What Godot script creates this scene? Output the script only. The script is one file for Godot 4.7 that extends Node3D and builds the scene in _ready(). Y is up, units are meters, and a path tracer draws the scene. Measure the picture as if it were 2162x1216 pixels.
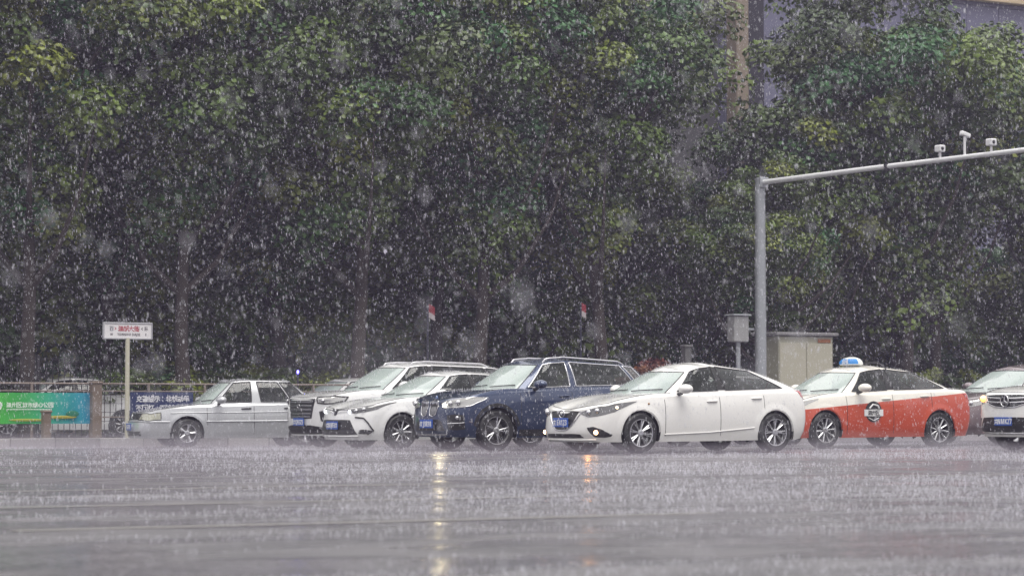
extends Node3D
# A rain-soaked avenue: a jam of cars in a downpour before a wall of dark street trees.

const YAW := 0.5585
var K0 := Vector3(-8.3, 0, -57.0)
var U := Vector3(cos(YAW), 0, -sin(YAW))
var N := Vector3(-sin(YAW), 0, -cos(YAW))
var rng := RandomNumberGenerator.new()
var mats := {}
var taken := {}
var wet_points := PackedVector3Array()

class MB:
	var v := PackedVector3Array()
	var n := PackedVector3Array()
	var c := PackedColorArray()
	var t := PackedVector2Array()
	var i := PackedInt32Array()
	func tri(a: Vector3, b: Vector3, d: Vector3, na: Vector3, nb: Vector3, nd: Vector3) -> void:
		var g := (b - a).cross(d - a)
		if g.length_squared() < 1e-14:
			return
		var k := v.size()
		if g.dot(na + nb + nd) > 0.0:
			v.append(a); v.append(d); v.append(b)
			n.append(na); n.append(nd); n.append(nb)
		else:
			v.append(a); v.append(b); v.append(d)
			n.append(na); n.append(nb); n.append(nd)
		i.append(k); i.append(k + 1); i.append(k + 2)
	func flat(a: Vector3, b: Vector3, d: Vector3, out: Vector3) -> void:
		var g := (b - a).cross(d - a).normalized()
		if g.dot(out) < 0.0:
			g = -g
		tri(a, b, d, g, g, g)
	func quad(a: Vector3, b: Vector3, d: Vector3, e: Vector3, out: Vector3) -> void:
		flat(a, b, d, out)
		flat(a, d, e, out)
	func box(at: Vector3, size: Vector3, bevel := 0.0, bas := Basis.IDENTITY) -> void:
		var h := size * 0.5
		var bv: float = minf(bevel, minf(h.x, minf(h.y, h.z)) * 0.9)
		var p := func(s: Vector3, ax: int) -> Vector3:
			var q := Vector3(s.x * h.x, s.y * h.y, s.z * h.z)
			for k in 3:
				if k != ax:
					q[k] -= s[k] * bv
			return at + bas * q
		for ax in 3:
			var b1 := (ax + 1) % 3
			var b2 := (ax + 2) % 3
			for sg in [-1.0, 1.0]:
				var cs := []
				for w in [[-1.0, -1.0], [1.0, -1.0], [1.0, 1.0], [-1.0, 1.0]]:
					var s := Vector3.ZERO
					s[ax] = sg; s[b1] = w[0]; s[b2] = w[1]
					cs.append(p.call(s, ax))
				var o := Vector3.ZERO
				o[ax] = sg
				quad(cs[0], cs[1], cs[2], cs[3], bas * o)
				if bv > 0.0:
					for s2 in [-1.0, 1.0]:
						var s := Vector3.ZERO
						s[ax] = sg; s[b1] = s2; s[b2] = -1.0
						var s3 := s
						s3[b2] = 1.0
						var oo := Vector3.ZERO
						oo[ax] = sg; oo[b1] = s2
						quad(p.call(s, ax), p.call(s3, ax), p.call(s3, b1), p.call(s, b1), bas * oo)
		if bv > 0.0:
			for x in [-1.0, 1.0]:
				for y in [-1.0, 1.0]:
					for z in [-1.0, 1.0]:
						var s := Vector3(x, y, z)
						flat(p.call(s, 0), p.call(s, 1), p.call(s, 2), bas * s)
	func tube(path: Array, radii: Array, sides := 8, capped := true) -> void:
		var rows := []
		var up := Vector3(0.13, 0.27, 0.95).normalized()
		for k in path.size():
			var d: Vector3 = (path[mini(k + 1, path.size() - 1)] - path[maxi(k - 1, 0)]).normalized()
			var x := up.cross(d)
			if x.length() < 0.05:
				x = Vector3(0.9, 0.1, 0.2).cross(d)
			x = x.normalized()
			var y := d.cross(x)
			var r: float = radii[mini(k, radii.size() - 1)]
			var row := []
			for j in sides:
				var a := TAU * j / sides
				var o := x * cos(a) + y * sin(a)
				row.append([path[k] + o * r, o])
			rows.append(row)
		for k in path.size() - 1:
			for j in sides:
				var A = rows[k][j]; var B = rows[k][(j + 1) % sides]
				var C = rows[k + 1][(j + 1) % sides]; var D = rows[k + 1][j]
				tri(A[0], B[0], C[0], A[1], B[1], C[1])
				tri(A[0], C[0], D[0], A[1], C[1], D[1])
		if capped:
			for e in [0, path.size() - 1]:
				var d: Vector3 = (path[0] - path[1]) if e == 0 else (path[e] - path[e - 1])
				for j in sides:
					flat(path[e], rows[e][j][0], rows[e][(j + 1) % sides][0], d)
	# profile of (radius, along) turned about the local z axis
	func lathe(prof: Array, seg: int, at := Vector3.ZERO, bas := Basis.IDENTITY, smooth := true) -> void:
		for k in prof.size() - 1:
			var a: Vector2 = prof[k]
			var b: Vector2 = prof[k + 1]
			var d := (b - a)
			var nn := Vector2(d.y, -d.x).normalized()
			for j in seg:
				var t0 := TAU * j / seg
				var t1 := TAU * (j + 1) / seg
				var c0 := Vector3(cos(t0), sin(t0), 0)
				var c1 := Vector3(cos(t1), sin(t1), 0)
				var n0 := bas * (c0 * nn.x + Vector3(0, 0, nn.y)).normalized()
				var n1 := bas * (c1 * nn.x + Vector3(0, 0, nn.y)).normalized()
				var A := at + bas * (c0 * a.x + Vector3(0, 0, a.y))
				var B := at + bas * (c1 * a.x + Vector3(0, 0, a.y))
				var C := at + bas * (c1 * b.x + Vector3(0, 0, b.y))
				var D := at + bas * (c0 * b.x + Vector3(0, 0, b.y))
				tri(A, B, C, n0, n1, n1)
				tri(A, C, D, n0, n1, n0)
	func blob(at: Vector3, rad: Vector3, seg := 10, bas := Basis.IDENTITY) -> void:
		var rows := seg / 2
		for a in rows:
			for b in seg:
				var q := []
				for w in [[a, b], [a, b + 1], [a + 1, b + 1], [a + 1, b]]:
					var th: float = PI * w[0] / rows
					var ph: float = TAU * w[1] / seg
					var d := Vector3(sin(th) * cos(ph), cos(th), sin(th) * sin(ph))
					q.append([at + bas * (d * rad), bas * (d / rad).normalized()])
				tri(q[0][0], q[1][0], q[2][0], q[0][1], q[1][1], q[2][1])
				tri(q[0][0], q[2][0], q[3][0], q[0][1], q[2][1], q[3][1])
	func mesh() -> ArrayMesh:
		var m := ArrayMesh.new()
		if v.is_empty():
			return m
		var a := []
		a.resize(Mesh.ARRAY_MAX)
		a[Mesh.ARRAY_VERTEX] = v
		a[Mesh.ARRAY_NORMAL] = n
		if c.size() == v.size():
			a[Mesh.ARRAY_COLOR] = c
		if t.size() == v.size():
			a[Mesh.ARRAY_TEX_UV] = t
		a[Mesh.ARRAY_INDEX] = i
		m.add_surface_from_arrays(Mesh.PRIMITIVE_TRIANGLES, a)
		return m

# ---------------------------------------------------------------- small helpers
func lin(r: float, g: float, b: float) -> Color:
	return Color(r, g, b).linear_to_srgb()

func M(key: String, col := Vector3(0.5, 0.5, 0.5), rough := 0.5, metal := 0.0, coat := 0.0, alpha := 1.0) -> StandardMaterial3D:
	if mats.has(key):
		return mats[key]
	var m := StandardMaterial3D.new()
	m.resource_name = key
	var k := lin(col.x, col.y, col.z)
	k.a = alpha
	m.albedo_color = k
	m.roughness = rough
	m.metallic = metal
	if coat > 0.0:
		m.clearcoat_enabled = true
		m.clearcoat = coat
		m.clearcoat_roughness = 0.06
	if alpha < 1.0:
		m.transparency = BaseMaterial3D.TRANSPARENCY_ALPHA
	mats[key] = m
	return m

func part(called: String, mesh: Mesh, material: Material, parent: Node, label := "") -> MeshInstance3D:
	var o := MeshInstance3D.new()
	o.name = called
	o.mesh = mesh
	if material:
		o.material_override = material
	parent.add_child(o, true)
	if label:
		o.set_meta("label", label)
	return o

func numbered(called: String) -> String:
	var k: int = taken.get(called, 0)
	taken[called] = k + 1
	return called if k == 0 else "%s_%03d" % [called, k]

func thing(called: String, label: String, category: String, at := Vector3.ZERO, turn := 0.0, group := "") -> Node3D:
	var o := Node3D.new()
	o.name = numbered(called)
	add_child(o)
	o.position = at
	o.rotation.y = turn
	o.set_meta("label", label)
	o.set_meta("category", category)
	if group:
		o.set_meta("group", group)
	return o

func copy_of(root: Node3D, at: Vector3, turn: float, label: String, group := "") -> Node3D:
	var r: Node3D = root.duplicate()
	var base := String(root.name)
	var cut := RegEx.create_from_string("_[0-9]{3}$").sub(base, "")
	r.name = numbered(cut)
	add_child(r)
	r.position = at
	r.rotation.y = turn
	r.set_meta("label", label)
	if group:
		r.set_meta("group", group)
	return r

func structure(called: String, mesh: Mesh, material: Material) -> MeshInstance3D:
	var o := part(called, mesh, material, self)
	o.set_meta("kind", "structure")
	return o

func gy(p: float) -> float:
	if p <= -12.0:
		return 0.0
	return -0.008 * (p + 12.0) if p < 0.0 else 0.04

func RF(s: float, p: float, y := 0.0) -> Vector3:
	return K0 + U * s + N * p + Vector3(0, gy(p) + y, 0)

func along(w: Vector3) -> float:
	return (w - K0).dot(N)

# ---------------------------------------------------------------- lettering made of strokes
const GLYPH := {
	"大": "03 93|40 43 26 09|45 67 99", "不": "01 91|51 33 06|41 49|53 86", "西": "00 90|13 83 89 19 13|30 35 16|60 66 86",
	"东": "11 81|40 25 85|55 59|36 18|74 97", "通": "10 22|04 24 26 08 28 98|31 81 62|43 83 87|43 47|45 85|63 67",
	"胡": "02 42|20 24|04 44 48 08 04|60 90 99|60 65 49|63 93|66 96", "街": "20 02|23 05|14 19|32 62|50 54|34 64|36 66|56 59|38 68|72 92|75 95|85 89 79",
	"交": "40 52|12 82|33 15|63 85|25 69 99|75 09", "警": "01 51|20 22|12 42 44|60 52|62 92|82 54|63 94|05 95|16 86|17 87|18 88 89 19 18",
	"提": "03 33|10 19 09|06 35|50 90 93 53 50|51 91|45 95|65 69|67 87|45 39 99", "示": "21 71|03 93|53 59 39|25 07|75 97",
	"非": "30 39|60 69|12 32|14 34|07 37|62 82|64 84|67 97", "机": "02 42|20 29|22 05|23 44|60 65 49|60 80 88 98",
	"动": "02 42|05 45|25 08 48|36 48|53 93 88 78|70 66 49", "车": "11 81|30 14 84|06 96|53 59", "闯": "00 11|02 09|20 90 99 79|33 63 56|33 43|56 66 68 48",
	"灯": "12 15|20 25 08|42 33|26 39|51 91|71 79 59", "抢": "03 33|10 19 09|06 35|60 43|60 94|54 84 87 77|54 59 99", "行": "20 02|23 05|14 19|51 91|44 94|74 79 59",
	"州": "20 25 09|13 04|33 43|50 58|73 83|90 99", "区": "90 10 19 99|32 77|73 36", "公": "30 04|60 94|45 28 78|66 89", "园": "00 90 99 09 00|32 72|24 84|44 27|64 67 87",
	"京": "40 51|02 92|23 73 76 26 23|46 49|27 09|67 89", "出": "50 59|12 15 85 82|06 09 99 96", "租": "30 10|03 43|21 29|23 06|24 46|50 80 89|50 59|53 83|56 86|49 99",
	"、": "36 58", "˙": "42 43", ".": "47 48", "<": "70 25 79", ">": "20 75 29", "城": "02 42|20 28|08 47|42 92|52 55 39|70 98|93 69", "市": "40 51|02 92|24 28|24 84 88|52 59",
	"绿": "20 03 33 06 36|08 38|50 80 83|42 92|44 94|64 69 59|56 49|75 98", "心": "13 07|33 38 78 76|50 63|82 96",
}
func strokes(mb: MB, text: String, h: float, wide: float, at: Vector3, bas := Basis.IDENTITY, pitch := 1.12) -> void:
	var x := -0.5 * h * pitch * text.length() + 0.5 * h * (pitch - 1.0)
	for ch in text:
		if GLYPH.has(ch):
			for line in GLYPH[ch].split("|"):
				var ps := []
				for tok in line.split(" ", false):
					ps.append(Vector2(x + h * (tok.unicode_at(0) - 48) / 9.0, h * (0.5 - (tok.unicode_at(1) - 48) / 9.0)))
				for k in ps.size() - 1:
					var d: Vector2 = (ps[k + 1] - ps[k]).normalized() * wide * 0.5
					var e := Vector2(-d.y, d.x)
					var q := []
					for w in [ps[k] - d + e, ps[k + 1] + d + e, ps[k + 1] + d - e, ps[k] - d - e]:
						q.append(at + bas * Vector3(w.x, w.y, 0.001 * k))
					mb.quad(q[0], q[1], q[2], q[3], bas.z)
		x += h * pitch

func text_mesh(text: String, h: float) -> TextMesh:
	var f := SystemFont.new()
	f.font_names = PackedStringArray(["Droid Sans"])
	f.font_weight = 700
	var tm := TextMesh.new()
	tm.text = text
	tm.font = f
	tm.font_size = 24
	tm.pixel_size = h / 17.5
	tm.depth = 0.003
	tm.curve_step = 3.0
	return tm

# ---------------------------------------------------------------- cars
# A car body is a net of closed outlines (rings, from the sill up to the roof) with 15 points each from nose to tail; the surface is a spline through them.
class Car:
	var rings := []
	var sharp := {}
	var spec := {}
	var table := []
	func y_of(ys: Array, k: int) -> float:
		var at := [0, 3, 5, 8, 10, 14]
		for j in 5:
			if k <= at[j + 1]:
				return lerpf(ys[j], ys[j + 1], float(k - at[j]) / (at[j + 1] - at[j]))
		return ys[5]
	func lower(xf: float, xr: float, w: float, ys: Array) -> void:
		var cf: float = spec.cf
		var cr: float = spec.cr
		var a: float = spec.xw1
		var b: float = spec.xw2
		var xs := [xf, xf + 0.05 * cf, xf + 0.2 * cf, xf + 0.5 * cf, xf + cf, a + 0.12, lerpf(a, b, 0.26), lerpf(a, b, 0.44), lerpf(a, b, 0.62), lerpf(a, b, 0.82), b + 0.02, xr - cr, xr - 0.5 * cr, xr - 0.12 * cr, xr]
		var zs := [0, 0.37, 0.69, 0.895, 0.972, 1, 1, 1, 1, 1, 1, 0.965, 0.86, 0.5, 0]
		var r := []
		for k in 15:
			r.append(Vector3(xs[k], y_of(ys, k), zs[k] * w))
		rings.append(r)
	func upper(xf: float, xa: float, xb: float, xc: float, xr: float, w: float, ys: Array) -> Array:
		var b := xa - xf
		var xs := [xf, xf + 0.07 * b, xf + 0.34 * b, xa, lerpf(xa, xb, 0.2), lerpf(xa, xb, 0.4), lerpf(xa, xb, 0.6), lerpf(xa, xb, 0.8), xb, lerpf(xb, xc, 0.5), xc, lerpf(xc, xr, 0.42), lerpf(xc, xr, 0.74), lerpf(xc, xr, 0.95), xr]
		var zs := [0, 0.38, 0.72, 0.935, 0.965, 0.985, 1, 1, 1, 0.99, 0.965, 0.9, 0.76, 0.42, 0]
		var r := []
		for k in 15:
			r.append(Vector3(xs[k], y_of(ys, k), zs[k] * w))
		return r
	func build(sp: Dictionary) -> void:
		spec = sp
		for l in sp.lower:
			lower(l[0], l[1], l[2], l[3])
		var g7: Array = upper(sp.base[0], sp.base[1], sp.base[2], sp.base[3], sp.base[4], sp.base[5], sp.base[6])
		var g9: Array = upper(sp.roof[0], sp.roof[1], sp.roof[2], sp.roof[3], sp.roof[4], sp.roof[5], sp.roof[6])
		var r5: Array = rings[5]
		var g6 := []
		var g8 := []
		var g10 := []
		var g11 := []
		for k in 15:
			var crown: float = sp.bonnet if k <= 4 else (sp.deck if k >= 11 else 0.004)
			g6.append(r5[k].lerp(g7[k], 0.5) + Vector3(0, crown, 0))
			var m: Vector3 = g7[k].lerp(g9[k], 0.5)
			m.z *= 1.035
			m.x += -0.025 if k <= 2 else (0.02 if k >= 12 else 0.0)
			g8.append(m)
			g10.append(Vector3(g9[k].x, g9[k].y + sp.crown * 0.72, g9[k].z * 0.55) + Vector3(0.03 if k < 3 else (-0.03 if k > 11 else 0.0), 0, 0))
			g11.append(Vector3(g9[k].x + (0.04 if k < 3 else (-0.04 if k > 11 else 0.0)), g9[k].y + sp.crown, 0))
		rings.append_array([g6, g7, g8, g9, g10, g11])
		for k in [0, 1, 7, 9]:
			sharp[k] = true
		for k in sp.get("sharp", []):
			sharp[k] = true
		for a in 141:
			for b in 92:
				var kk := a * 0.1
				var rr := b * 0.1
				table.append([P(kk, rr), kk, rr])
	func cm(a: Vector3, b: Vector3, c: Vector3, d: Vector3, t: float) -> Vector3:
		return 0.5 * (2.0 * b + (c - a) * t + (2.0 * a - 5.0 * b + 4.0 * c - d) * t * t + (3.0 * b - a - 3.0 * c + d) * t * t * t)
	func col(ring: Array, i: int, t: float) -> Vector3:
		var a: Vector3
		var d: Vector3
		if i == 0:
			a = ring[1] * Vector3(1, 1, -1)
		else:
			a = ring[i - 1]
		if i == 13:
			d = ring[13] * Vector3(1, 1, -1)
		else:
			d = ring[i + 2]
		return cm(a, ring[i], ring[i + 1], d, t)
	func Ps(k: float, seg: int, t: float) -> Vector3:
		var i := clampi(int(k), 0, 13)
		var f := k - i
		var b := col(rings[seg], i, f)
		var c := col(rings[seg + 1], i, f)
		var a := b * 2.0 - c
		var d := c * 2.0 - b
		if seg > 0 and not sharp.has(seg):
			a = col(rings[seg - 1], i, f)
		if seg < 10 and not sharp.has(seg + 1):
			d = col(rings[seg + 2], i, f)
		elif seg == 10:
			d = b * Vector3(1, 1, -1)
		return cm(a, b, c, d, t)
	func P(k: float, r: float) -> Vector3:
		var s := clampi(int(r), 0, 10)
		return Ps(clampf(k, 0, 14), s, r - s)
	func Nr(k: float, r: float) -> Vector3:
		var s := clampi(int(r), 0, 10)
		var k0 := clampf(k - 0.04, 0, 14)
		var k1 := clampf(k + 0.04, 0, 14)
		var t := clampf(r - s, 0.02, 0.98)
		var dk := Ps(k1, s, t) - Ps(k0, s, t)
		var dr := Ps(k, s, t + 0.02) - Ps(k, s, t - 0.02)
		var q := dk.cross(dr).normalized()
		return q if q.dot(Ps(k, s, t) - Vector3(spec.L * 0.5, 0.5, 0)) > 0.0 else -q
	# nearest place on the skin to a point of the front (0: z, y), side (1: x, y) or rear (2: z, y) view, or (3: k, r) itself
	func find(w: Array) -> Vector2:
		if w[0] == 3:
			return Vector2(w[1], w[2])
		var lo := 0.0
		var hi := 5.2
		if w[0] == 1:
			lo = 3.2; hi = 12.3
		elif w[0] == 2:
			lo = 11.0; hi = 14.0
		var best := 1e9
		var at := Vector2.ZERO
		for e in table:
			if e[1] < lo or e[1] > hi or e[2] < 0.9:
				continue
			var q: Vector3 = e[0]
			var dx: float = (q.x if w[0] == 1 else q.z) - w[1]
			var dy: float = q.y - w[2]
			var g := dx * dx + dy * dy
			if g < best:
				best = g
				at = Vector2(e[1], e[2])
		var step := 0.06
		for it in 8:
			for o in [Vector2(step, 0), Vector2(-step, 0), Vector2(0, step), Vector2(0, -step)]:
				var c: Vector2 = at + o
				if c.x < 0.0 or c.x > 14.0 or c.y < 0.5 or c.y > 10.0:
					continue
				var q := P(c.x, c.y)
				var dx: float = (q.x if w[0] == 1 else q.z) - w[1]
				var dy: float = q.y - w[2]
				var g := dx * dx + dy * dy
				if g < best:
					best = g
					at = c
			step *= 0.6
		return at

func flip(p: Vector3) -> Vector3:
	return Vector3(p.x, p.y, -p.z)

func both(mbs: Dictionary, key: String, sided: bool, A: Array, B: Array, C: Array) -> void:
	if not mbs.has(key):
		mbs[key] = MB.new()
	mbs[key].tri(A[0], B[0], C[0], A[1], B[1], C[1])
	var k2 := key + "@" if sided else key
	if not mbs.has(k2):
		mbs[k2] = MB.new()
	mbs[k2].tri(flip(A[0]), flip(B[0]), flip(C[0]), flip(A[1]), flip(B[1]), flip(C[1]))

func car(called: String, label: String, sp: Dictionary, group: String) -> Node3D:
	var root := thing(called, label, sp.get("category", "car"), Vector3.ZERO, 0.0, group)
	var c := Car.new()
	c.build(sp)
	var mbs := {}
	var Ra: float = sp.arch
	var nk := 281
	var wd: Array = sp.windows
	var wet := []
	for seg in range(0, 11):
		var sub := 8 if seg >= 1 and seg < 9 else 4
		var grid := []
		for j in sub + 1:
			var row := []
			for i in nk:
				var p := c.Ps(i * 0.05, seg, float(j) / sub)
				if seg < 7 and i > 70 and i < 250:
					for xw in [sp.xw1, sp.xw2]:
						var d := Vector2(p.x - xw, p.y - sp.R)
						var rad := d.length()
						if rad > Ra - 0.02 and rad < Ra + 0.11 and seg < 5:
							p.z += 0.014 * (1.0 - clampf((rad - Ra) / 0.1, 0, 1))
						if absf(rad - Ra) < 0.019:
							d = d * (Ra / rad)
							p.x = xw + d.x
							p.y = sp.R + d.y
					for xd in sp.doors:
						if absf(p.x - xd) < 0.0125:
							p.x = xd
					if sp.has("tone"):
						var yl: float = lerpf(sp.tone[0], sp.tone[1], clampf(p.x / sp.L, 0, 1))
						if absf(p.y - yl) < 0.0125:
							p.y = yl
				row.append(p)
			grid.append(row)
		var nor := []
		for j in sub + 1:
			var row := []
			for i in nk:
				var dk: Vector3 = grid[j][mini(i + 1, nk - 1)] - grid[j][maxi(i - 1, 0)]
				if i == 0 or i == nk - 1:
					dk = Vector3(0, 0, 1)
				var dr: Vector3 = grid[mini(j + 1, sub)][i] - grid[maxi(j - 1, 0)][i]
				var q := dk.cross(dr)
				if q.length() < 1e-9:
					q = Vector3(0, 1, 0) if seg > 5 else Vector3(0, -1, 0)
				q = q.normalized()
				var out: Vector3 = grid[j][i] - Vector3(sp.L * 0.5, 0.55, 0)
				if seg >= 9:
					out = Vector3(0, 1, 0)
				if q.dot(out) < 0.0:
					q = -q
				row.append(q)
			nor.append(row)
		for j in sub:
			for i in nk - 1:
				var q := [[grid[j][i], nor[j][i]], [grid[j][i + 1], nor[j][i + 1]], [grid[j + 1][i + 1], nor[j + 1][i + 1]], [grid[j + 1][i], nor[j + 1][i]]]
				var kc := (i + 0.5) * 0.05
				var rc := seg + (j + 0.5) / sub
				if seg >= 5 and (i + j) % 5 == 0 and q[0][1].y > 0.55:
					wet.append(q[0][0])
				for w in [[0, 1, 2], [0, 2, 3]]:
					var A: Array = q[w[0]]
					var B: Array = q[w[1]]
					var C: Array = q[w[2]]
					var m: Vector3 = (A[0] + B[0] + C[0]) / 3.0
					var key := "body"
					var sided := false
					if seg < 7 and kc > 3.0 and kc < 12.6:
						if Vector2(m.x - sp.xw1, m.y - sp.R).length() < Ra or Vector2(m.x - sp.xw2, m.y - sp.R).length() < Ra:
							continue
					if seg >= 1 and seg < 7 and kc > 4.2 and kc < 11.6:
						for n in sp.doors.size() - 1:
							if m.x > sp.doors[n] and m.x < sp.doors[n + 1] and m.y > sp.sill:
								key = "door%d" % n
								sided = true
					if seg >= 5 and seg < 7 and kc < 3.2:
						key = "bonnet"
					elif seg >= 5 and seg < 7 and kc > 12.2 and sp.get("boot", true):
						key = "boot_lid"
					if seg >= 7 and seg < 9:
						if kc < wd[0] and rc < 8.9:
							key = "windscreen"
						elif kc > wd[5] and rc > 7.1 and rc < 8.9:
							key = "rear_window"
						elif rc > 7.12 and rc < 8.88:
							if kc > wd[1] and kc < wd[2]:
								key = "pane0"; sided = true
							elif kc > wd[3] and kc < wd[4]:
								key = "pane1"; sided = true
							elif wd.size() > 6 and kc > wd[6] and kc < wd[7]:
								key = "pane2"; sided = true
							elif not sp.get("lipped", false) and kc > wd[1] and kc < (wd[7] if wd.size() > 6 else wd[4]):
								key = "pillar_cover" if kc < wd[3] + 0.01 else "rear_pillar_cover"
								sided = true
					if sp.has("tone") and seg < 7:
						if m.y < lerpf(sp.tone[0], sp.tone[1], clampf(m.x / sp.L, 0, 1)):
							key = "low_" + key
					both(mbs, key, sided, A, B, C)
	var paint: Material = sp.paint
	var glass := M("car_glass", Vector3(0.012, 0.02, 0.018), 0.03, 0.0, 0.0, 0.42)
	var screen := M("wet_sky_sheen_screen", Vector3(0.66, 0.76, 0.73), 0.05, 0.0, 0.0, 0.55)  # pale tint: rain film plus the sky's reflection painted into the colour
	var doors := {}
	for key in mbs:
		var base: String = key.trim_suffix("@")
		if base.begins_with("door") or base.begins_with("pane") or base.begins_with("low_"):
			continue
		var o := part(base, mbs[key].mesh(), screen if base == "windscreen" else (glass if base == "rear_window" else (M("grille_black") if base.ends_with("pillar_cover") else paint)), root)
		if base == "body":
			doors["body"] = o
	for key in mbs:
		if key.begins_with("door"):
			doors[key] = part("door", mbs[key].mesh(), paint, root)
	for key in mbs:
		var base: String = key.trim_suffix("@")
		if base.begins_with("pane"):
			var host = doors.get(key.replace("pane", "door"), doors["body"])
			part("side_window", mbs[key].mesh(), glass, host)
		elif base.begins_with("low_"):
			var host = doors.get(key.trim_prefix("low_"), root)
			part("lower_panel", mbs[key].mesh(), sp.low_paint, host, "red lower half of the two-tone paint")
	# window surrounds
	var rubber := M("black_rubber", Vector3(0.02, 0.02, 0.022), 0.5)
	var trim: Material = sp.get("trim", rubber)
	var tr: float = sp.get("trim_r", 0.009)
	for side in [1.0, -1.0]:
		for n in range(0, wd.size() / 2 - 1 if wd.size() > 6 else 2):
			var ka: float = [wd[1], wd[3], wd[6] if wd.size() > 6 else 0.0][n]
			var kb: float = [wd[2], wd[4], wd[7] if wd.size() > 6 else 0.0][n]
			var path := []
			for w in 41:
				var f := w / 10.0
				var k := ka
				var r := 7.12
				if f <= 1.0: k = lerpf(ka, kb, f)
				elif f <= 2.0:
					k = kb; r = lerpf(7.12, 8.88, f - 1.0)
				elif f <= 3.0:
					k = lerpf(kb, ka, f - 2.0); r = 8.88
				else: r = lerpf(8.88, 7.12, f - 3.0)
				var p := c.P(k, r) + c.Nr(k, r) * 0.002
				path.append(p if side > 0 else flip(p))
			var mb := MB.new()
			mb.tube(path, [tr], 5, false)
			var key := ("door%d" % n) + ("" if side > 0 else "@")
			part("window_trim", mb.mesh(), trim, doors.get(key, doors["body"]))
	var wt := MB.new()
	for side in [1.0, -1.0]:
		var path := []
		for w in 11:
			var p: Vector3 = c.P(wd[0], lerpf(7.0, 8.9, w / 10.0)) + c.Nr(wd[0], lerpf(7.05, 8.9, w / 10.0)) * 0.002
			path.append(p if side > 0 else flip(p))
		wt.tube(path, [0.008], 5)
	var hd := []
	for w in range(-10, 11):
		var k: float = absf(w / 10.0) * wd[0]
		var p: Vector3 = c.P(k, 8.9) + Vector3(0, 0.003, 0)
		hd.append(p if w >= 0 else flip(p))
	wt.tube(hd, [0.008], 5)
	part("windscreen_seal", wt.mesh(), rubber, root)
	# shut lines of the doors
	for side in [1.0, -1.0]:
		for n in sp.doors.size():
			var mb := MB.new()
			var path := []
			for w in 9:
				var kr := c.find([1, sp.doors[n], lerpf(sp.sill, sp.shut[n], w / 8.0)])
				var p := c.P(kr.x, kr.y)
				p.x = sp.doors[n]
				path.append(p if side > 0 else flip(p))
			mb.tube(path, [0.0055], 4, false)
			part("shut_line", mb.mesh(), rubber, doors["body"])
	# parts laid on the skin
	var made := {}
	var feats: Array = sp.features.duplicate()
	if not sp.get("lipped", false):
		for xw in [sp.xw1, sp.xw2]:
			feats.append(["patch", "arch_lip", sp.get("low_paint", paint), 0.005, arc(xw, sp.R, Ra + 0.03, 4, 176, 13), arc(xw, sp.R, Ra - 0.012, 2, 178, 13), 2])
	feats.append(["line", "shut_line", rubber, 0.0055, [[3, 3.2, 5.03], [3, 3.2, 5.5], [3, 3.2, 6.0], [3, 3.2, 6.5], [3, 3.2, 6.9]], 2])
	feats.append(["line", "shut_line", rubber, 0.005, [[3, 0.0, 5.04], [3, 1.0, 5.04], [3, 2.2, 5.04], [3, 3.2, 5.04]], 1])
	for f in feats:
		var mode: int = f[f.size() - 1]
		for side in ([1.0, -1.0] if mode == 2 else [1.0]):
			var mb := MB.new()
			if f[0] == "patch":
				var off: float = f[3]
				var up := []
				var lo := []
				for w in f[4]: up.append(c.find(w))
				for w in f[5]: lo.append(c.find(w))
				var rows := []
				var count: int = (up.size() - 1) * 6
				for a in count + 1:
					var s := mini(a / 6, up.size() - 2)
					var t := a / 6.0 - s
					var U2: Vector2 = up[s].lerp(up[s + 1], t)
					var L2: Vector2 = lo[s].lerp(lo[s + 1], t)
					var row := []
					for b in 7:
						var g := clampf((b - 1) / 4.0, 0, 1)
						var kr: Vector2 = L2.lerp(U2, g)
						var nn := c.Nr(kr.x, kr.y)
						row.append([c.P(kr.x, kr.y) + nn * (-0.012 if b == 0 or b == 6 else off), nn])
					rows.append(row)
				for e in ([0, count] if mode == 2 else [count]):
					var row := []
					for b in rows[e]:
						row.append([b[0] - b[1] * (off + 0.012), b[1]])
					if e == 0: rows.push_front(row)
					else: rows.push_back(row)
				for sg in ([side] if mode == 2 else [1.0, -1.0]):
					for a in rows.size() - 1:
						for b in 6:
							var A = rows[a][b]; var B = rows[a + 1][b]; var C = rows[a + 1][b + 1]; var D = rows[a][b + 1]
							if sg > 0.0:
								mb.tri(A[0], B[0], C[0], A[1], B[1], C[1]); mb.tri(A[0], C[0], D[0], A[1], C[1], D[1])
							else:
								mb.tri(flip(A[0]), flip(B[0]), flip(C[0]), flip(A[1]), flip(B[1]), flip(C[1])); mb.tri(flip(A[0]), flip(C[0]), flip(D[0]), flip(A[1]), flip(C[1]), flip(D[1]))
			elif f[0] == "line":
				var kr := []
				for w in f[4]: kr.append(c.find(w))
				var path := []
				for a in (kr.size() - 1) * 6 + 1:
					var s := mini(a / 6, kr.size() - 2)
					var q: Vector2 = kr[s].lerp(kr[s + 1], a / 6.0 - s)
					path.append(c.P(q.x, q.y) + c.Nr(q.x, q.y) * f[3] * 0.4)
				if mode == 1:
					var whole := []
					for a in range(path.size() - 1, 0, -1): whole.append(flip(path[a]))
					whole.append_array(path)
					path = whole
				if side < 0.0:
					for a in path.size(): path[a] = flip(path[a])
				mb.tube(path, [f[3]], 6)
			elif f[0] == "ball":
				var kr := c.find(f[4])
				var p: Vector3 = c.P(kr.x, kr.y) + c.Nr(kr.x, kr.y) * f[3] * 0.25
				mb.blob(p if side > 0.0 else flip(p), Vector3.ONE * f[3], 12)
			elif f[0] == "rail":
				var path := []
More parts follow.
